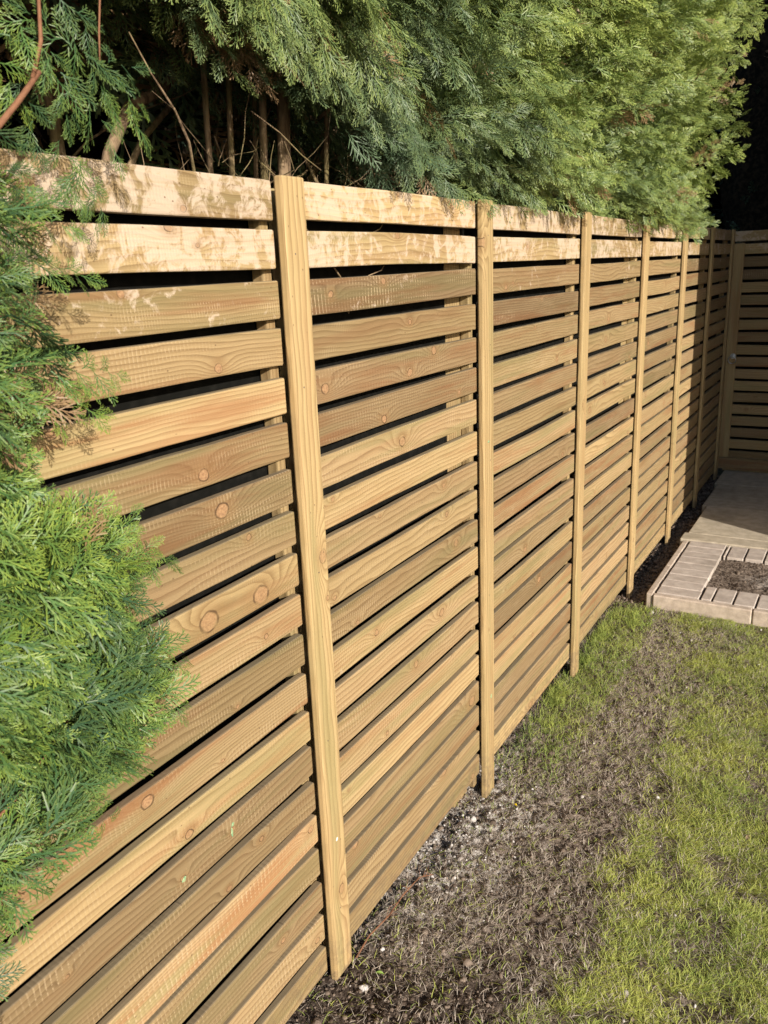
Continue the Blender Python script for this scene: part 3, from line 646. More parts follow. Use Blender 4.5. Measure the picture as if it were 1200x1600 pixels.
for (x0, x1, y0, y1, dz) in ((0.098, 1.9, 4.982, 5.118, 0.003), (0.118, 0.92, 5.130, 5.775, 0.0), (0.932, 1.9, 5.130, 5.775, 0.002), (0.085, 0.72, 5.787, 6.42, -0.004), (0.732, 1.9, 5.787, 6.42, 0.0),
                              (0.06, 0.60, 6.432, 7.05, -0.006), (0.612, 1.25, 6.432, 7.05, -0.003), (1.262, 1.9, 6.432, 7.05, 0.0)):
    box(mb, x0, x1, y0, y1, -0.062, 0.002+dz, 0.005, rnd=rr())
tag(mb.build('path', M_SLAB), 'shaded path of large sandy concrete slabs leading to the gate', 'path', kind='structure')
mb = MB()
for (y0, y1) in ((4.045, 4.50), (4.503, 4.975)): box(mb, 0.118, 0.152, y0, y1, -0.15, -0.001, 0.006, rnd=rr())
for (x0, x1) in ((0.154, 0.62), (0.623, 1.08), (1.083, 1.54), (1.543, 1.9)): box(mb, x0, x1, 4.035, 4.075, -0.15, -0.003, 0.006, rnd=rr())
tag(mb.build('kerb', M_KERB), 'rough sandy concrete kerb edging the brick border', 'kerb', kind='structure')
mb = MB()
y = 4.079
hs = [0.098, 0.103, 0.098, 0.1, 0.1, 0.1, 0.098, 0.098, 0.098]
for k, h_ in enumerate(hs):
    y1 = min(y+h_-0.004, 4.975)
    if y1-y > 0.01: box(mb, 0.163+rng.uniform(-.001, .001), 0.366+rng.uniform(-.002, .002), y, y1, -0.055, 0.001+rng.normal(0, 0.0012), 0.0035, rnd=rr())
    y += h_+0.0005
def soldier(ya, yb, xs):
    for a, b in zip(xs[:-1], xs[1:]):
        box(mb, a+0.0045, b-0.0045, ya+rng.uniform(-.001, .001), yb, -0.055, 0.0+rng.normal(0, 0.0012), 0.0035, rnd=rr())
xs = [0.374, 0.430, 0.527, 0.629, 0.731, 0.833, 0.935, 1.037, 1.139, 1.241, 1.343, 1.445, 1.547, 1.649, 1.751, 1.853]
soldier(4.079, 4.262, xs); xs2 = [0.372, 0.392, 0.488, 0.588, 0.69, 0.79, 0.89, 0.99, 1.09, 1.19, 1.29, 1.39, 1.49, 1.59, 1.69, 1.79]; soldier(4.768, 4.972, xs2)
xs3 = [1.36, 1.46, 1.56]
yy = 4.27
while yy < 4.72: box(mb, 1.35, 1.55, yy, yy+0.096, -0.055, 0.001, 0.0035, rnd=rr()); yy += 0.1
tag(mb.build('brick_border', M_BRK), 'border of pinkish paving bricks round a square of soil', 'paving', kind='structure')
nxs = np.arange(0.36, 1.352, 0.008); nys = np.arange(4.255, 4.776, 0.008); BX, BY = np.meshgrid(nxs, nys, indexing='ij')
BZ = -0.022 + (fbm(BX*9, BY*9, 3, 61)-0.5)*0.02 + (fbm(BX*60, BY*60, 3, 62)-0.5)*0.010
pale = np.clip((1-np.hypot((BX-0.72)/0.24, (BY-4.50)/0.15)), 0, 1)*1.6
v2 = np.arange(BX.size).reshape(BX.shape); q2 = np.stack([v2[:-1, :-1], v2[1:, :-1], v2[1:, 1:], v2[:-1, 1:]], -1).reshape(-1, 4)
bed = fast_mesh('soil_bed', np.stack([BX, BY, BZ], -1).reshape(-1, 3), q2, None, M_SOIL, None, {'soil': np.stack([BX*0, np.clip(pale*0.6, 0, 0.7), BX*0], -1).reshape(-1, 3)}, smooth=True)
tag(bed, 'dark soil square inside the brick border', 'ground', kind='structure')
nb = 2600; 
def bedcr():
    x = rng.uniform(0.375, 1.34, nb); y = rng.uniform(4.27, 4.765, nb); t = np.array([(1, 0, -.5), (-.5, .87, -.5), (-.5, -.87, -.5), (0, 0, .9)])
    s = (rng.gamma(2, 0.0016, nb)+0.001)[:, None, None]; z = -0.02 + (fbm(x*9, y*9, 3, 61)-0.5)*0.02
    th = rng.uniform(0, 6.28, nb); co, si = np.cos(th), np.sin(th)
    V = t[None]*rng.uniform(0.6, 1.3, (nb, 4, 1))*s; V = np.stack([V[:, :, 0]*co[:, None]-V[:, :, 1]*si[:, None], V[:, :, 0]*si[:, None]+V[:, :, 1]*co[:, None], V[:, :, 2]], -1)
    V += np.stack([x, y, z+0.001], -1)[:, None]; T = (np.array([(0, 1, 3), (1, 2, 3), (2, 0, 3)])[None] + (np.arange(nb)*4)[:, None, None]).reshape(-1, 3)
    o = fast_mesh('bed_crumbs', V.reshape(-1, 3), None, T, M_CR, None, {'gr': np.repeat(rng.random((nb, 3)), 4, axis=0)}); tag(o, 'loose soil crumbs inside the brick border', 'soil', kind='stuff')
bedcr()

# ------------------------------------------------------------------ cypress sprays
def spray_template(nl, nsub, w, seed, width_ratio=0.46, ang=0.60):
    """flat feathery spray along +x, length 1; kites of 4 verts. returns verts (K,4,3) and tipness (K,4)"""
    r = np.random.default_rng(seed); K = []; T = []
    def kite(p, d, L, w_, tip0, tip1):
        d = d/np.linalg.norm(d); s0 = np.array([-d[1], d[0], 0]); th = r.uniform(-0.6, 0.6); s_ = s0*math.cos(th) + np.array([0, 0, 1.])*math.sin(th)
        K.append([p-s_*w_*0.42, p+s_*w_*0.42, p+d*L+s_*w_*0.30, p+d*L-s_*w_*0.30]); T.append([tip0, tip0, tip1, tip1])
    nax = 5; pts = [np.array([i/nax, 0.02*math.sin(i*1.7+seed), 0.0]) for i in range(nax+1)]
    for i in range(nax): kite(pts[i], pts[i+1]-pts[i], np.linalg.norm(pts[i+1]-pts[i])*1.15, w*(1.15-0.5*i/nax), 0.1*i/nax, 0.1+0.5*(i+1)/nax)
    for i in range(nl):
        t = 0.04 + 0.9*(i+0.5)/nl; sgn = 1 if i % 2 else -1
        p = np.array([t, 0.02*math.sin(t*nax*1.7+seed), 0]); LL = width_ratio*(1-t)**0.75*(0.75+0.25*min(1, t*5))*r.uniform(0.75, 1.15)+0.07
        a = ang*r.uniform(0.85, 1.15)*sgn; d = np.array([math.cos(a), math.sin(a), r.normal(0, 0.10)])
        kite(p, d, LL, w*0.95, 0.15, 0.9)
        ns = max(0, int(round(nsub*LL/width_ratio)))
        for j in range(ns):
            tt = 0.18+0.68*(j+0.5)/ns; s2 = 1 if j % 2 else -1; a2 = a + s2*r.uniform(0.35, 0.6)
            kite(p+d*LL*tt, np.array([math.cos(a2), math.sin(a2), r.normal(0, 0.12)]), LL*(0.26+0.36*(1-tt)), w*0.85, 0.35, 1.0)
    K = np.array(K); K[..., 2] -= 0.16*K[..., 0]**2 + 0.25*K[..., 1]**2
    return K, np.array(T)
T_NEAR = [spray_template(13, 4, 0.030, s) for s in range(6)]
T_SHR = [spray_template(12, 4, 0.034, s+50, 0.50, 0.55) for s in range(6)]
T_MID = [spray_template(10, 3, 0.046, s+10) for s in range(6)]
T_FAR = [spray_template(9, 2, 0.060, s+20) for s in range(5)]
T_LOW = [spray_template(8, 1, 0.075, s+30) for s in range(4)]
def norm(a): return a/np.maximum(np.linalg.norm(a, axis=-1, keepdims=True), 1e-9)
def frames(d, nrm):
    """rotation matrices with x=d, z~nrm"""
    x = norm(d); z = norm(nrm - (nrm*x).sum(-1, keepdims=True)*x); y = np.cross(z, x); return np.stack([x, y, z], -1)
class Fol:
    def __init__(s): s.V = []; s.A = []
    def sprays(s, tmpl, pos, d, nrm, L, hue, dead):
        n = len(pos)
        if n == 0: return
        which = rng.integers(0, len(tmpl), n); Rm = frames(d, nrm)
        for t in range(len(tmpl)):
            k = np.where(which == t)[0]
            if not len(k): continue
            K, T = tmpl[t]; P = K.reshape(-1, 3)
            V = np.einsum('nij,kj->nki', Rm[k], P)*L[k][:, None, None] + pos[k][:, None]
            s.V.append(V.reshape(-1, 3))
            m = len(P)
            h = hue[k][:, None] + rng.normal(0, 0.05, (len(k), m))
            tp = np.tile(T.reshape(-1)[None], (len(k), 1))**3*np.clip(0.3+0.9*hue[k][:, None], 0, 1)
            s.A.append(np.stack([np.clip(h, 0, 1), tp, np.repeat(dead[k][:, None], m, 1)], -1).reshape(-1, 3))
    def shoots(s, tmpl, pos, d, nrm, CL, L, hue, dead, ns=9, twig_mb=None):
        """carriers: a twig of length CL ending at pos (tip) along d carrying ns sprays both sides"""
        n = len(pos); Rm = frames(d, nrm); x, y, z = Rm[:, :, 0], Rm[:, :, 1], Rm[:, :, 2]
        P = []; D = []; N = []; LL = []; HH = []; DD = []
        for j in range(ns):
            t = j/(ns-1) if ns > 1 else 1; sg = 1 if j % 2 else -1
            a = 0.0 if j == ns-1 else sg*rng.uniform(0.55, 0.95, n)
            a = a*np.ones(n); p = pos - x*(CL*(1-t))[:, None] + z*(-0.25*CL*(t-0.5)**2)[:, None]
            dd = x*np.cos(a)[:, None] + y*np.sin(a)[:, None] + rng.normal(0, 0.16, (n, 3)); dd[:, 2] -= 0.12
            P.append(p); D.append(dd); N.append(z+rng.normal(0, 0.28, (n, 3))); LL.append(L*rng.uniform(0.7, 1.15, n)*(1.15-0.35*t))
            HH.append(hue+rng.normal(0, 0.06, n)); DD.append(np.maximum(dead, (rng.random(n) < 0.004).astype(float)))
        s.sprays(tmpl, np.concatenate(P), np.concatenate(D), np.concatenate(N), np.concatenate(LL), np.concatenate(HH), np.concatenate(DD))
    def build(s, name, mat, parent):
        V = np.concatenate(s.V); A = np.concatenate(s.A); Q = np.arange(len(V)).reshape(-1, 4)
        return fast_mesh(name, V, Q, None, mat, parent, {'fol': A})

# ------------------------------------------------------------------ the tall cypress hedge behind the fence: six trees
def zbot(y):
    return np.interp(y, [-1, 0.9, 1.15, 1.3, 1.5, 1.62, 1.8, 5.5], [2.30, 2.22, 2.06, 1.97, 2.00, 1.95, 1.83, 1.80])
def xfront(y, z):
    return 0.085 + 0.17*np.clip(z-1.85, 0, 1.3) + (fbm(np.asarray(y)*4.0, np.asarray(z)*4.0, 3, 71)-0.5)*0.36 + np.interp(y, [0, 1.2, 2.0, 5.5], [0.02, -0.02, -0.02, 0.02])
ztopvis = lambda y: np.interp(y, [0, 1.2, 2.4, 3.5, 5.5], [2.35, 2.45, 2.75, 3.1, 3.7])
hedge_labels = ['cypress hedge tree at the left end with dark bare interior', 'cypress hedge tree with several thin stems behind the nearest batten',
                'blue-green drooping cypress hedge tree behind the second slat panel', 'cypress hedge tree with brown twiggy patch behind the third slat panel',
                'bright yellow-green cypress hedge tree behind the fourth slat panel', 'last sunlit cypress of the hedge at the dark gap']
def limb(pts, rad, n):
    m_ = MB(); tube(m_, pts, rad, n); m_.build('limb', M_BARK, tree, True)
edges = [-0.9, 0.75, 1.55, 2.45, 3.4, 4.3, 5.25]
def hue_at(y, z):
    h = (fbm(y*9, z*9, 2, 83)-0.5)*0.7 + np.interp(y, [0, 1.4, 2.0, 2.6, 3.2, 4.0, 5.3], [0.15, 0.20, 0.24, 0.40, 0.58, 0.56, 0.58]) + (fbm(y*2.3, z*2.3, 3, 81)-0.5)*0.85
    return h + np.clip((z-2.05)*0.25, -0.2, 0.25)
STEMS = {0: [(-0.50, 0.35, 0.045)], 1: [(-0.23, 1.61, 0.021), (-0.26, 1.50, 0.009), (-0.24, 1.55, 0.012), (-0.30, 1.62, 0.008), (-0.27, 1.44, 0.009), (-0.20, 1.70, 0.008), (-0.62, 1.35, 0.02)],
         2: [(-0.55, 2.15, 0.045)], 3: [(-0.55, 2.95, 0.05)], 4: [(-0.55, 3.85, 0.05)], 5: [(-0.5, 4.75, 0.05)]}
for i in range(6):
    ya, yb = edges[i], edges[i+1]; ym = (ya+yb)/2
    tree = empty('conifer_tree', (-0.5, ym, 0), hedge_labels[i], 'tree', 'cypress trees of the hedge behind the fence')
    # stems and branches
    mb = MB()
    for (sx, sy, sr) in STEMS[i]:
        leanx = rng.uniform(0.05, 0.2); leany = rng.uniform(-0.05, 0.2)
        pts = [(sx+leanx*t*0.6+0.015*math.sin(7*t+sy*9), sy+leany*(t-0.45)+0.015*math.sin(9*t+sx*20), -0.15+4.0*t) for t in np.linspace(0, 1, 22)]
        tube(mb, pts, [sr*(1.1-0.75*t) for t in np.linspace(0, 1, 22)], 10)
    mb.build('trunk', M_BARK, tree, smooth=True)
    mb = MB()
    nbr = 46 if i < 3 else 22
    for k in range(nbr):
        sx, sy, sr = STEMS[i][rng.integers(0, len(STEMS[i]))]
        z0 = rng.uniform(1.3, 3.6) if k % 2 else rng.uniform(1.6, 2.3)
        t0 = (z0+0.15)/4.0; p = Vector((sx+0.07*t0, sy+0.08*(t0-0.45), z0))
        d = Vector((rng.uniform(-0.3, 1.0), rng.uniform(-1, 1), rng.uniform(-0.15, 0.8))).normalized(); L = rng.uniform(0.2, 0.6)
        pts = [p]; 
        for q in range(6):
            d = (d + Vector(rng.normal(0, 0.16, 3)) + Vector((0, 0, 0.05))).normalized(); pts.append(pts[-1]+d*L/6)
            if pts[-1].x > -0.03: pts[-1].x = -0.03
        r0 = rng.uniform(0.0018, 0.0055)
        mb = MB(); tube(mb, pts, [r0*(1-0.13*q) for q in range(7)], 5); mb.build('branch', M_BARK, tree, True)
    if i == 0:   # the big curved limb crossing the dark opening
        limb( [(-0.30, 1.16, 1.72), (-0.31, 1.215, 1.87), (-0.33, 1.30, 1.965), (-0.36, 1.43, 2.02), (-0.38, 1.53, 2.09), (-0.40, 1.60, 2.17), (-0.42, 1.70, 2.35)], [0.013, 0.012, 0.0115, 0.011, 0.010, 0.0085, 0.006], 9)
        limb( [(-0.40, 1.30, 1.80), (-0.42, 1.42, 1.93), (-0.45, 1.58, 2.04), (-0.5, 1.75, 2.16), (-0.5, 1.9, 2.3)], [0.008, 0.007, 0.006, 0.005, 0.004], 7)
    if i == 1:
        limb( [(-0.30, 1.80, 1.74), (-0.28, 1.84, 1.86), (-0.27, 1.90, 1.94), (-0.27, 1.98, 2.02), (-0.26, 2.06, 2.2)], [0.010, 0.009, 0.008, 0.007, 0.005], 8)
        limb( [(-0.05, 1.33, 1.93), (-0.04, 1.40, 1.90), (-0.04, 1.47, 1.865), (-0.03, 1.52, 1.84)], [0.001, 0.0014, 0.0014, 0.0012], 5)
    if i in (1, 2):      # fine dead twigs just behind the top board
        mb = MB()
        for k in range(46):
            p = Vector((rng.uniform(-0.32, -0.06), rng.uniform(1.25, 1.95) if i == 1 else rng.uniform(1.7, 2.3), rng.uniform(1.74, 1.86))); d = Vector((rng.uniform(-.2, .3), rng.uniform(-1, 1), rng.uniform(0.1, 1))).normalized(); L = rng.uniform(0.06, 0.2)
            pts = [p]
            for q in range(4):
                d = (d + Vector(rng.normal(0, 0.22, 3))).normalized(); pts.append(pts[-1]+d*L/4); pts[-1].x = min(pts[-1].x, -0.03)
            r0 = rng.uniform(0.0006, 0.0016); tube(mb, pts, [r0*(1-0.15*q) for q in range(5)], 4)
        mb.build('dead_twigs', M_BARK, tree, True)
    fo = Fol()
    def carriers(n, zlo, zhi, tm, cl, sl, depth, ns, ymin=ya-0.12, ymax=yb+0.12, back=False):
        y = rng.uniform(ymin, min(ymax, 5.27), n); z = zlo(y) + (zhi(y)-zlo(y))*rng.random(n)
        dep = depth*rng.random(n)**1.6
        x = xfront(y, z) - dep
        zn = np.clip((z-zbot(y))/0.35, 0, 1)                  # 0 at the hanging fringe
        hang = np.clip(1-zn, 0, 1)*np.where(y < 1.9, 1.0, 0.55)
        d = np.stack([0.75+0*y, rng.normal(0, 0.45, n)+0.15, rng.normal(0.10, 0.35, n) - 0.75*hang], -1)
        d[:, 2] += np.interp(y, [1, 2.5, 4], [-0.45, -0.1, 0.15])
        nr = np.stack([rng.normal(0.25, 0.4, n), rng.normal(0, 0.35, n), 0.75+rng.normal(0, 0.25, n)], -1) + np.stack([0.9*hang+0.25, 0*y, -0.5*hang], -1)
        dead = (rng.random(n) < np.where((fbm(y*3.1, z*3.1, 2, 91) > 0.68), 0.10, 0.012)).astype(float)
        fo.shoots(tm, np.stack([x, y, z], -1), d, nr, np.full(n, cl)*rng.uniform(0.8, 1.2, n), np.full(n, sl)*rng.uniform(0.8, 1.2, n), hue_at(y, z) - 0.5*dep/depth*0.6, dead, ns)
    wdt = yb-ya
    if i == 0:
        carriers(38, zbot, lambda y: zbot(y)+0.55, T_NEAR, 0.17, 0.075, 0.5, 9, ymin=0.3)
        carriers(160, lambda y: zbot(y)+0.5, lambda y: 4.0+0*y, T_LOW, 0.25, 0.14, 0.6, 7)
    elif i in (1, 2):
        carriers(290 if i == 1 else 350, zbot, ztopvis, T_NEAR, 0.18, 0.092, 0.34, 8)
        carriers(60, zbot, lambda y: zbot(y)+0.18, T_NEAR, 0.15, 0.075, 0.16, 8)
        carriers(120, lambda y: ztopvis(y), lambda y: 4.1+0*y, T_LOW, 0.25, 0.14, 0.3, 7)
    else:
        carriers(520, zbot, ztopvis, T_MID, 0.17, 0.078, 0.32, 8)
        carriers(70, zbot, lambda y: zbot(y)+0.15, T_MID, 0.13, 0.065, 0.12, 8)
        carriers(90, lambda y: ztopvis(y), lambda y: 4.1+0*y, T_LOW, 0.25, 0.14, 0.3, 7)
    if i == 5:   # end face turned to the dark gap
        n = 260; z = rng.uniform(1.80, 3.8, n); x = rng.uniform(-1.0, 0.3, n); x = np.minimum(x, xfront(5.2, z)); y = 5.22 + rng.normal(0, 0.06, n) + 0.10*np.clip(z-2, 0, 1.5)
        d = np.stack([0.35+rng.normal(0, 0.3, n), 0.8+0*y, 0.25+rng.normal(0, 0.3, n)], -1); nr = rng.normal(0, 0.4, (n, 3)) + np.array([0.5, 0.2, 0.7])
        fo.shoots(T_MID, np.stack([x, y, z], -1), d, nr, np.full(n, 0.18), np.full(n, 0.085), hue_at(y, z), np.zeros(n), 8)
    # top and back of the crown
    n = 150; y = rng.uniform(ya-0.1, yb+0.1, n); x = rng.uniform(-1.3, 0.3, n); z = 4.15+rng.normal(0, 0.08, n)
    fo.shoots(T_LOW, np.stack([x, y, z], -1), np.stack([rng.normal(0, .4, n), rng.normal(0, .4, n), 1+0*y], -1), rng.normal(0, 1, (n, 3)), np.full(n, 0.3), np.full(n, 0.16), hue_at(y, z), np.zeros(n), 7)
    # dense layer in the middle of the crown, brown inside
    n = int(330*wdt); y = rng.uniform(ya-0.05, yb+0.05, n); z = rng.uniform(1.9 if i > 1 else 2.15, 4.1, n); z = np.maximum(z, zbot(y)+0.1); x = -0.45 + rng.normal(0, 0.10, n) + (0.12 if i > 2 else 0)
    fo.shoots(T_LOW, np.stack([x, y, z], -1), np.stack([0.8+0*y, rng.normal(0, .4, n), rng.normal(0, .4, n)], -1), rng.normal(0, 0.5, (n, 3))+np.array([0.7, 0, 0.5]), np.full(n, 0.28), np.full(n, 0.15), np.zeros(n), (rng.random(n) < 0.45).astype(float), 7)
    fo.build('crown', M_FOL, tree)

# dense dark second row, added behind to block the sky
def lumpy_wall(name, x0, x1, y0, y1, z0, z1, mat, parent, seed, col=(0.1, 0, 0), amp=0.35):
    """closed rounded body, added behind foliage to keep the sky out"""
    nu, nv = 64, 26; V = []; 
    cx, cy = (x0+x1)/2, (y0+y1)/2; hx, hy = (x1-x0)/2, (y1-y0)/2
    for j in range(nv+1):
        t = j/nv; z = z0+(z1-z0)*t; sh = 1.0 if t < 0.85 else math.sqrt(max(0, 1-((t-0.85)/0.15)**2))
        for k in range(nu):
            th = 2*math.pi*k/nu; c, s = math.cos(th), math.sin(th)
            e = 0.35; ux = math.copysign(abs(c)**e, c); uy = math.copysign(abs(s)**e, s)
            nz = 1 - amp*0.5 + amp*float(fbm(np.array(k*0.35+seed), np.array(j*0.45), 3, seed)) if 0 < k < nu-1 else 1 - amp*0.25
            V.append((cx+hx*ux*sh*nz, cy+hy*uy*sh*(0.9+0.1*nz), z))
    F = []
    for j in range(nv):
        for k in range(nu):
            k2 = (k+1) % nu; F.append((j*nu+k, j*nu+k2, (j+1)*nu+k2, (j+1)*nu+k))
    F.append(tuple(range(nu))[::-1])
    mb = MB(); mb.add(V, F, fol=col); return mb.build(name, mat, parent, True)
row = empty('sky_backing_thicket', (-2.2, 2.5, 0), 'dark dense evergreen thicket added to block the sky behind the hedge stems', 'thicket')
M_DARK = simple('sky_blocker_dark', lambda g: g.put(g.p.inputs['Base Color'], g.mix(g.rng(g.noise(g.pos(), 25, 5, 0.7), 0.4, 0.65), c4(0.010, 0.010, 0.008), c4(0.04, 0.03, 0.02))), 0.95, 0.05)  # near-black, so the added blocking bodies read as dark depth
lumpy_wall('sky_blocker', -3.2, -1.35, -2.5, 7.2, -0.05, 4.6, M_DARK, row, 3)
fo = Fol(); n = 1300; y = rng.uniform(-2.4, 7.1, n); z = rng.uniform(0.2, 4.7, n); x = -1.30 + rng.normal(0, 0.12, n)
fo.shoots(T_LOW, np.stack([x, y, z], -1), np.stack([0.8+0*y, rng.normal(0, .5, n), rng.normal(-.1, .4, n)], -1), rng.normal(0, 0.5, (n, 3))+np.array([0.6, 0, 0.6]), np.full(n, 0.3), np.full(n, 0.17), np.zeros(n), (rng.random(n) < 0.4).astype(float), 7)
n = 500; y = 7.2+rng.normal(0, .08, n); x = rng.uniform(-3.1, -1.3, n); z = rng.uniform(0.2, 4.6, n)
fo.shoots(T_LOW, np.stack([x, y, z], -1), np.stack([rng.normal(0, .5, n), 0.8+0*y, rng.normal(0, .4, n)], -1), rng.normal(0, 0.5, (n, 3))+np.array([0, 0, 0.6]), np.full(n, 0.3), np.full(n, 0.17), np.zeros(n), np.zeros(n), 7)
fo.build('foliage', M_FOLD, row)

# dark trees beyond the gate
blab = ['dark shaded conifer rising directly behind the gate', 'dark conifer beyond the far end of the fence', 'dark conifer behind the short side fence', 'dark conifer filling the gap past the hedge']
for i, (tx, ty, tr_, th_) in enumerate(((0.5, 9.4, 1.25, 6.5), (-1.7, 9.8, 1.3, 6.8), (2.9, 10.2, 1.3, 6.4), (-0.6, 12.2, 1.7, 7.5))):
    t = empty('background_conifer', (tx, ty, 0), blab[i], 'tree', 'dark trees beyond the gate')
    mb = MB(); tube(mb, [(tx+0.03*math.sin(q), ty, -0.1+th_*0.95*q/12) for q in range(13)], [0.14*(1.05-q/12.5) for q in range(13)], 10); mb.build('trunk', M_BARK, t, True)
    lumpy_wall('sky_blocker', tx-tr_*0.72, tx+tr_*0.72, ty-tr_*0.72, ty+tr_*0.72, 0.3, th_*0.86, M_DARK, t, 7+i)  # solid core added so no sky shows through the crown
    fo = Fol(); n = 900; z = 0.3+(th_-0.3)*rng.random(n)**0.9; th = rng.uniform(0, 2*np.pi, n)
    prof = np.where(z < 1.2, 0.75+0.25*z/1.2, np.sqrt(np.clip(1-((z-1.2)/(th_-1.1))**2, 0.01, 1)))
    rad = tr_*prof*(0.75+0.3*fbm(th*2, z*1.5, 2, 100+i)); dep = rng.random(n)**1.5*0.5*tr_
    r_ = np.maximum(rad-dep, 0.05); P = np.stack([tx+r_*np.cos(th), ty+r_*np.sin(th), z], -1)
    fo.shoots(T_LOW, P, np.stack([np.cos(th), np.sin(th), rng.normal(0.1, 0.4, n)], -1), rng.normal(0, 0.5, (n, 3))+np.array([0, 0, 0.8]), np.full(n, 0.34), np.full(n, 0.19), rng.uniform(0, 0.6, n), (rng.random(n) < 0.05).astype(float), 8)
    fo.build('crown', M_FOLD, t)

far = empty('sky_backing_thicket', (2, 16, 0), 'tall dark evergreen thicket added to block the sky far behind the gate', 'thicket')  # added so no sky shows between the trees
lumpy_wall('sky_blocker', -8, 12, 14.2, 17.5, -0.1, 8.2, M_DARK, far, 19)
fo = Fol(); n = 2600; x = rng.uniform(-8, 12, n); z = rng.uniform(0.2, 8.4, n); y = 14.0 + rng.normal(0, 0.25, n)
fo.shoots(T_LOW, np.stack([x, y, z], -1), np.stack([rng.normal(0, .5, n), -0.8+0*y, rng.normal(-.1, .4, n)], -1), rng.normal(0, 0.5, (n, 3))+np.array([0, -0.6, 0.6]), np.full(n, 0.5), np.full(n, 0.28), rng.uniform(0, .5, n), np.zeros(n), 7)
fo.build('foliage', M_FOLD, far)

# ------------------------------------------------------------------ foreground young conifer at the left
shrub = empty('young_conifer', (0.14, 0.30, 0), 'bright green young conifer growing in front of the fence at the left edge', 'shrub')
ez = [-0.1, 0.25, 0.587, 0.72, 0.82, 0.88, 0.93, 0.985, 1.04, 1.10, 1.17, 1.246, 1.31, 1.36, 1.43, 1.47, 1.515, 1.57, 1.65, 1.725, 1.78, 1.83]
ey = [0.34, 0.42, 0.48, 0.515, 0.53, 0.60, 0.64, 0.76, 0.85, 0.85, 0.80, 0.845, 0.80, 0.73, 0.70, 0.755, 0.785, 0.75, 0.735, 0.755, 0.78, 0.74]
def yedge(z): return np.interp(z, ez, ey)
mb = MB()
tube(mb, [(0.16, 0.28, -0.1), (0.155, 0.29, 0.6), (0.15, 0.31, 1.2), (0.15, 0.34, 1.7), (0.14, 0.37, 2.1)], [0.028, 0.024, 0.018, 0.012, 0.006], 10)
mb.build('trunk', M_RBARK, shrub, True)
mb = MB()
for z in np.arange(0.15, 1.60, 0.055):
    for q in range(2):
        ye = float(yedge(z)); p = Vector((0.155, 0.30+0.03*z, z-0.10)); xe = rng.uniform(0.02, 0.10)
        mb = MB(); tube(mb, [p, p.lerp(Vector((xe, ye-0.12, z)), 0.5)+Vector((0, 0, -0.01)), Vector((xe, ye-0.19, z))], [0.003, 0.0018, 0.0008], 5); mb.build('branch', M_RBARK, shrub, True)
# the red-brown limb at the top left
mb = MB()
tube(mb, [(0.15, 0.56, 1.74), (0.15, 0.625, 1.795), (0.15, 0.665, 1.832), (0.15, 0.700, 1.868)], [0.0042, 0.0038, 0.0034, 0.003], 8)
tube(mb, [(0.15, 0.69, 1.86), (0.15, 0.708, 1.90), (0.15, 0.715, 1.96), (0.152, 0.71, 2.08)], [0.0029, 0.0026, 0.0023, 0.0018], 8)
mb.build('limb', M_RBARK, shrub, True); mb = MB()
tube(mb, [(0.14, 0.80, 2.06), (0.14, 0.815, 1.98), (0.14, 0.805, 1.93), (0.14, 0.80, 1.895)], [0.0016, 0.0015, 0.0013, 0.001], 7)
mb.build('branch', M_RBARK, shrub, True)
fo = Fol()
def sh(n, zr, xr, inset, cl, sl, ns, tm=T_NEAR, hue=0.40, dz=0.0, spread=0.35, outy=0.85):
    z = rng.uniform(*zr, n); x = rng.uniform(*xr, n); y = yedge(z) - inset*rng.random(n)**1.3 - np.clip((x-0.12)*1.1, 0, 1) - 0.055
    dz_ = rng.normal(dz, 0.35, n)
    d = np.stack([rng.normal(0.20, spread, n), outy+0*y, dz_], -1)
    nr = np.stack([0.75+rng.normal(0, 0.35, n), rng.normal(-0.2, 0.35, n), 0.55+rng.normal(0, 0.35, n)], -1)
    fo.shoots(tm, np.stack([x, y, z], -1), d, nr, np.full(n, cl)*rng.uniform(0.8, 1.2, n), np.full(n, sl)*rng.uniform(0.8, 1.25, n), np.clip(hue+rng.normal(0, 0.22, n), 0, 1), (rng.random(n) < 0.008).astype(float), ns)
sh(250, (0.35, 1.80), (0.02, 0.20), 0.30, 0.13, 0.074, 8, tm=T_SHR)
sh(44, (1.0, 1.34), (0.06, 0.16), 0.06, 0.12, 0.066, 7, tm=T_SHR, hue=0.62)
sh(130, (-0.05, 0.45), (0.02, 0.24), 0.4, 0.13, 0.07, 8)
sh(110, (0.4, 1.7), (0.02, 0.12), 0.5, 0.14, 0.065, 8, hue=0.05)
# named shoots that stand out against the boards (tip y, tip z, direction)
def shoot_at(lst, hue=0.6, cl=0.10, sl=0.05, ns=8, tm=T_NEAR, dead=0):
    n = len(lst); P = np.array([(l[0], l[1], l[2]) for l in lst], float); D = np.array([(l[3], l[4], l[5]) for l in lst], float)
    nr = np.array([(0.85, -0.25, 0.45)]*n) + rng.normal(0, 0.12, (n, 3))
    fo.shoots(tm, P, D, nr, np.full(n, cl), np.full(n, sl), np.clip(hue+rng.normal(0, 0.15, n), 0, 1), np.full(n, float(dead)), ns)
shoot_at([(0.12, 0.835, 1.245, 0, .9, -.25), (0.13, 0.79, 1.275, 0, .8, .3), (0.12, 0.775, 1.325, 0, .6, .75), (0.12, 0.84, 1.075, 0, .95, -.15), (0.13, 0.815, 1.01, 0, .85, -.5), (0.12, 0.77, 1.16, 0, .9, .1),
          (0.13, 0.775, 1.525, 0, .95, -.15), (0.12, 0.74, 1.48, 0, .9, -.3), (0.13, 0.70, 0.985, 0, .9, -.1), (0.13, 0.66, 0.91, 0, .85, -.45), (0.12, 0.75, 1.65, 0, .9, -.2), (0.12, 0.74, 1.71, 0, .9, .0)])
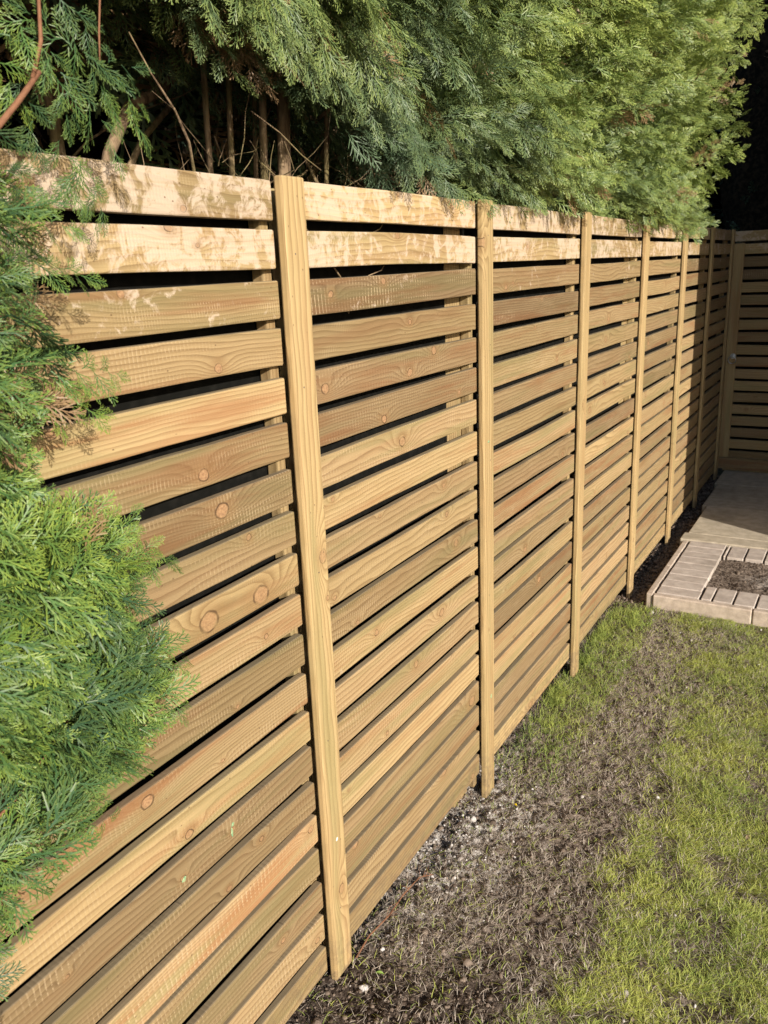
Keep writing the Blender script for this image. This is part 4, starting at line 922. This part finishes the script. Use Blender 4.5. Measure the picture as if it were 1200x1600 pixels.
# upper left: sparse drooping sprays in front of the dark hedge interior
shoot_at([(0.13, 0.865, 1.905, 0, .95, .10), (0.13, 0.87, 1.862, 0, .9, -.25), (0.13, 0.875, 1.828, 0, .85, -.45), (0.08, 0.83, 1.735, 0, .35, -.9), (0.10, 0.80, 1.72, 0, .3, -.95), (0.11, 0.765, 1.75, 0, .2, -.95), (0.13, 0.76, 1.84, 0, .3, -.9),
          (0.14, 0.80, 1.87, 0, .5, -.8), (0.14, 0.74, 1.83, 0, .2, -.9), (0.13, 0.70, 1.80, 0, .1, -.9), (0.14, 0.80, 1.92, 0, .6, -.5), (0.14, 0.71, 1.93, 0, -.6, .3), (0.14, 0.66, 1.89, 0, -.7, -.5), (0.13, 0.82, 1.80, 0, .5, -.8), (0.14, 0.68, 1.84, 0, .5, -.7), (0.13, 0.74, 1.90, 0, .8, -.3)],
         hue=0.30, cl=0.06, sl=0.046, ns=4)
sh(12, (1.74, 1.86), (0.08, 0.18), 0.25, 0.09, 0.06, 5, hue=0.28, dz=-0.6)
sh(30, (2.05, 2.4), (0.05, 0.2), 0.45, 0.14, 0.07, 8, hue=0.3)
fo.build('foliage', M_FOLN, shrub)

# ------------------------------------------------------------------ the house at the right (outside the picture) whose corner shades the gate
HX, HY = 1.90, 4.515
house = empty('brick_house', (4.9, 8.4, 0), 'brick house with tiled roof beside the path, its corner shading the gate', 'house')
def f_brick(g):
    P = g.pos(); x, y, z = g.sep(P)
    br = g.t.nodes.new('ShaderNodeTexBrick'); g.put(br.inputs['Vector'], g.comb(g.math('ADD', x, y), z, 0.0)); br.inputs['Scale'].default_value = 1
    br.inputs['Brick Width'].default_value = 0.225; br.inputs['Row Height'].default_value = 0.075; br.inputs['Mortar Size'].default_value = 0.01
    br.inputs['Color1'].default_value = c4(0.30, 0.13, 0.08); br.inputs['Color2'].default_value = c4(0.22, 0.10, 0.07); br.inputs['Mortar'].default_value = c4(0.35, 0.32, 0.28)
    n = g.noise(P, 30, 4); g.put(g.p.inputs['Base Color'], g.mix(g.rng(n, 0.4, 0.7, 0, 0.4), br.outputs[0], c4(0.12, 0.07, 0.05))); g.put(g.p.inputs['Normal'], g.bump(br.outputs[1], -0.5, 0.01))
M_BRICK = simple('red_brick', f_brick, 0.9, 0.2)
mb = MB(); Wd, Ln, Hh = 6.0, 8.0, 5.0; WT = 0.3
# walls with real openings on the gable (facing -y) and plain on the others
def wall_y(y0, y1, opens):
    xs_ = sorted({HX, HX+Wd} | {o[0] for o in opens} | {o[1] for o in opens}); zs_ = sorted({-0.2, Hh} | {o[2] for o in opens} | {o[3] for o in opens})
    for a, b in zip(xs_[:-1], xs_[1:]):
        for c, d in zip(zs_[:-1], zs_[1:]):
            if any(o[0] <= a and b <= o[1] and o[2] <= c and d <= o[3] for o in opens): continue
            box(mb, a, b, y0, y1, c, d)
OP = [(HX+1.0, HX+2.4, 0.9, 2.1), (HX+3.6, HX+4.6, 0.0, 2.1), (HX+1.0, HX+2.4, 3.2, 4.4), (HX+3.6, HX+4.8, 3.2, 4.4)]
wall_y(HY, HY+WT, OP); wall_y(HY+Ln-WT, HY+Ln, [])
box(mb, HX, HX+WT, HY+WT, HY+Ln-WT, -0.2, Hh); box(mb, HX+Wd-WT, HX+Wd, HY+WT, HY+Ln-WT, -0.2, Hh)
for yy_ in (HY, HY+Ln-WT):
    V = [(HX, yy_, Hh), (HX+Wd, yy_, Hh), (HX+Wd/2, yy_, Hh+2.2), (HX, yy_+WT, Hh), (HX+Wd, yy_+WT, Hh), (HX+Wd/2, yy_+WT, Hh+2.2)]
    mb.add(V, [(0, 1, 2), (3, 5, 4), (0, 3, 4, 1), (1, 4, 5, 2), (2, 5, 3, 0)])
mb.build('wall', M_BRICK, house)
def f_tile(g):
    x, y, z = g.sep(g.pos()); a = g.math('FRACT', g.math('MULTIPLY', y, 3.5)); b = g.math('FRACT', g.math('MULTIPLY', z, 5.0))
    g.put(g.p.inputs['Base Color'], g.mix(g.noise(g.pos(), 8, 4), c4(0.12, 0.06, 0.045), c4(0.22, 0.11, 0.08))); g.put(g.p.inputs['Normal'], g.bump(g.math('ADD', a, b), 0.8, 0.03))
M_TILE = simple('roof_tile', f_tile, 0.85)
mb = MB()
for s in (-1, 1):
    cx = HX+Wd/2; ex = cx+s*(Wd/2+0.25); ez_ = Hh-0.18
    V = [(cx, HY-0.05, Hh+2.26), (cx, HY+Ln+0.05, Hh+2.26), (ex, HY+Ln+0.05, ez_), (ex, HY-0.05, ez_), (cx, HY-0.05, Hh+2.36), (cx, HY+Ln+0.05, Hh+2.36), (ex, HY+Ln+0.05, ez_+0.1), (ex, HY-0.05, ez_+0.1)]
    mb.add(V, [(0, 1, 2, 3), (4, 7, 6, 5), (0, 3, 7, 4), (1, 5, 6, 2), (2, 6, 7, 3), (0, 4, 5, 1)])
rf = mb.build('roof', M_TILE, house)
M_WHITE = simple('white_frame', lambda g: g.put(g.p.inputs['Base Color'], c4(0.78, 0.78, 0.76)), 0.4, 0.5)
M_GLASS = simple('dark_window_glass', lambda g: g.put(g.p.inputs['Base Color'], c4(0.02, 0.025, 0.03)), 0.05, 0.6)
for (a, b, c, d) in OP:
    door = c == 0.0; mb = MB()
    for q in ((a, a+0.07, c, d), (b-0.07, b, c, d), (a+0.07, b-0.07, d-0.07, d), (a+0.07, b-0.07, c, c+0.07)) + (() if door else (((a+b)/2-0.03, (a+b)/2+0.03, c+0.07, d-0.07),)):
        box(mb, q[0], q[1], HY+0.08, HY+0.15, q[2], q[3], 0.005)
    if door: box(mb, a+0.07, b-0.07, HY+0.10, HY+0.14, c+0.07, d-0.9)
    fr = mb.build('door' if door else 'window', M_WHITE, house)
    mb = MB(); box(mb, a+0.07, b-0.07, HY+0.11, HY+0.12, (c+0.07) if not door else d-0.9, d-0.07); mb.build('pane', M_GLASS, fr)
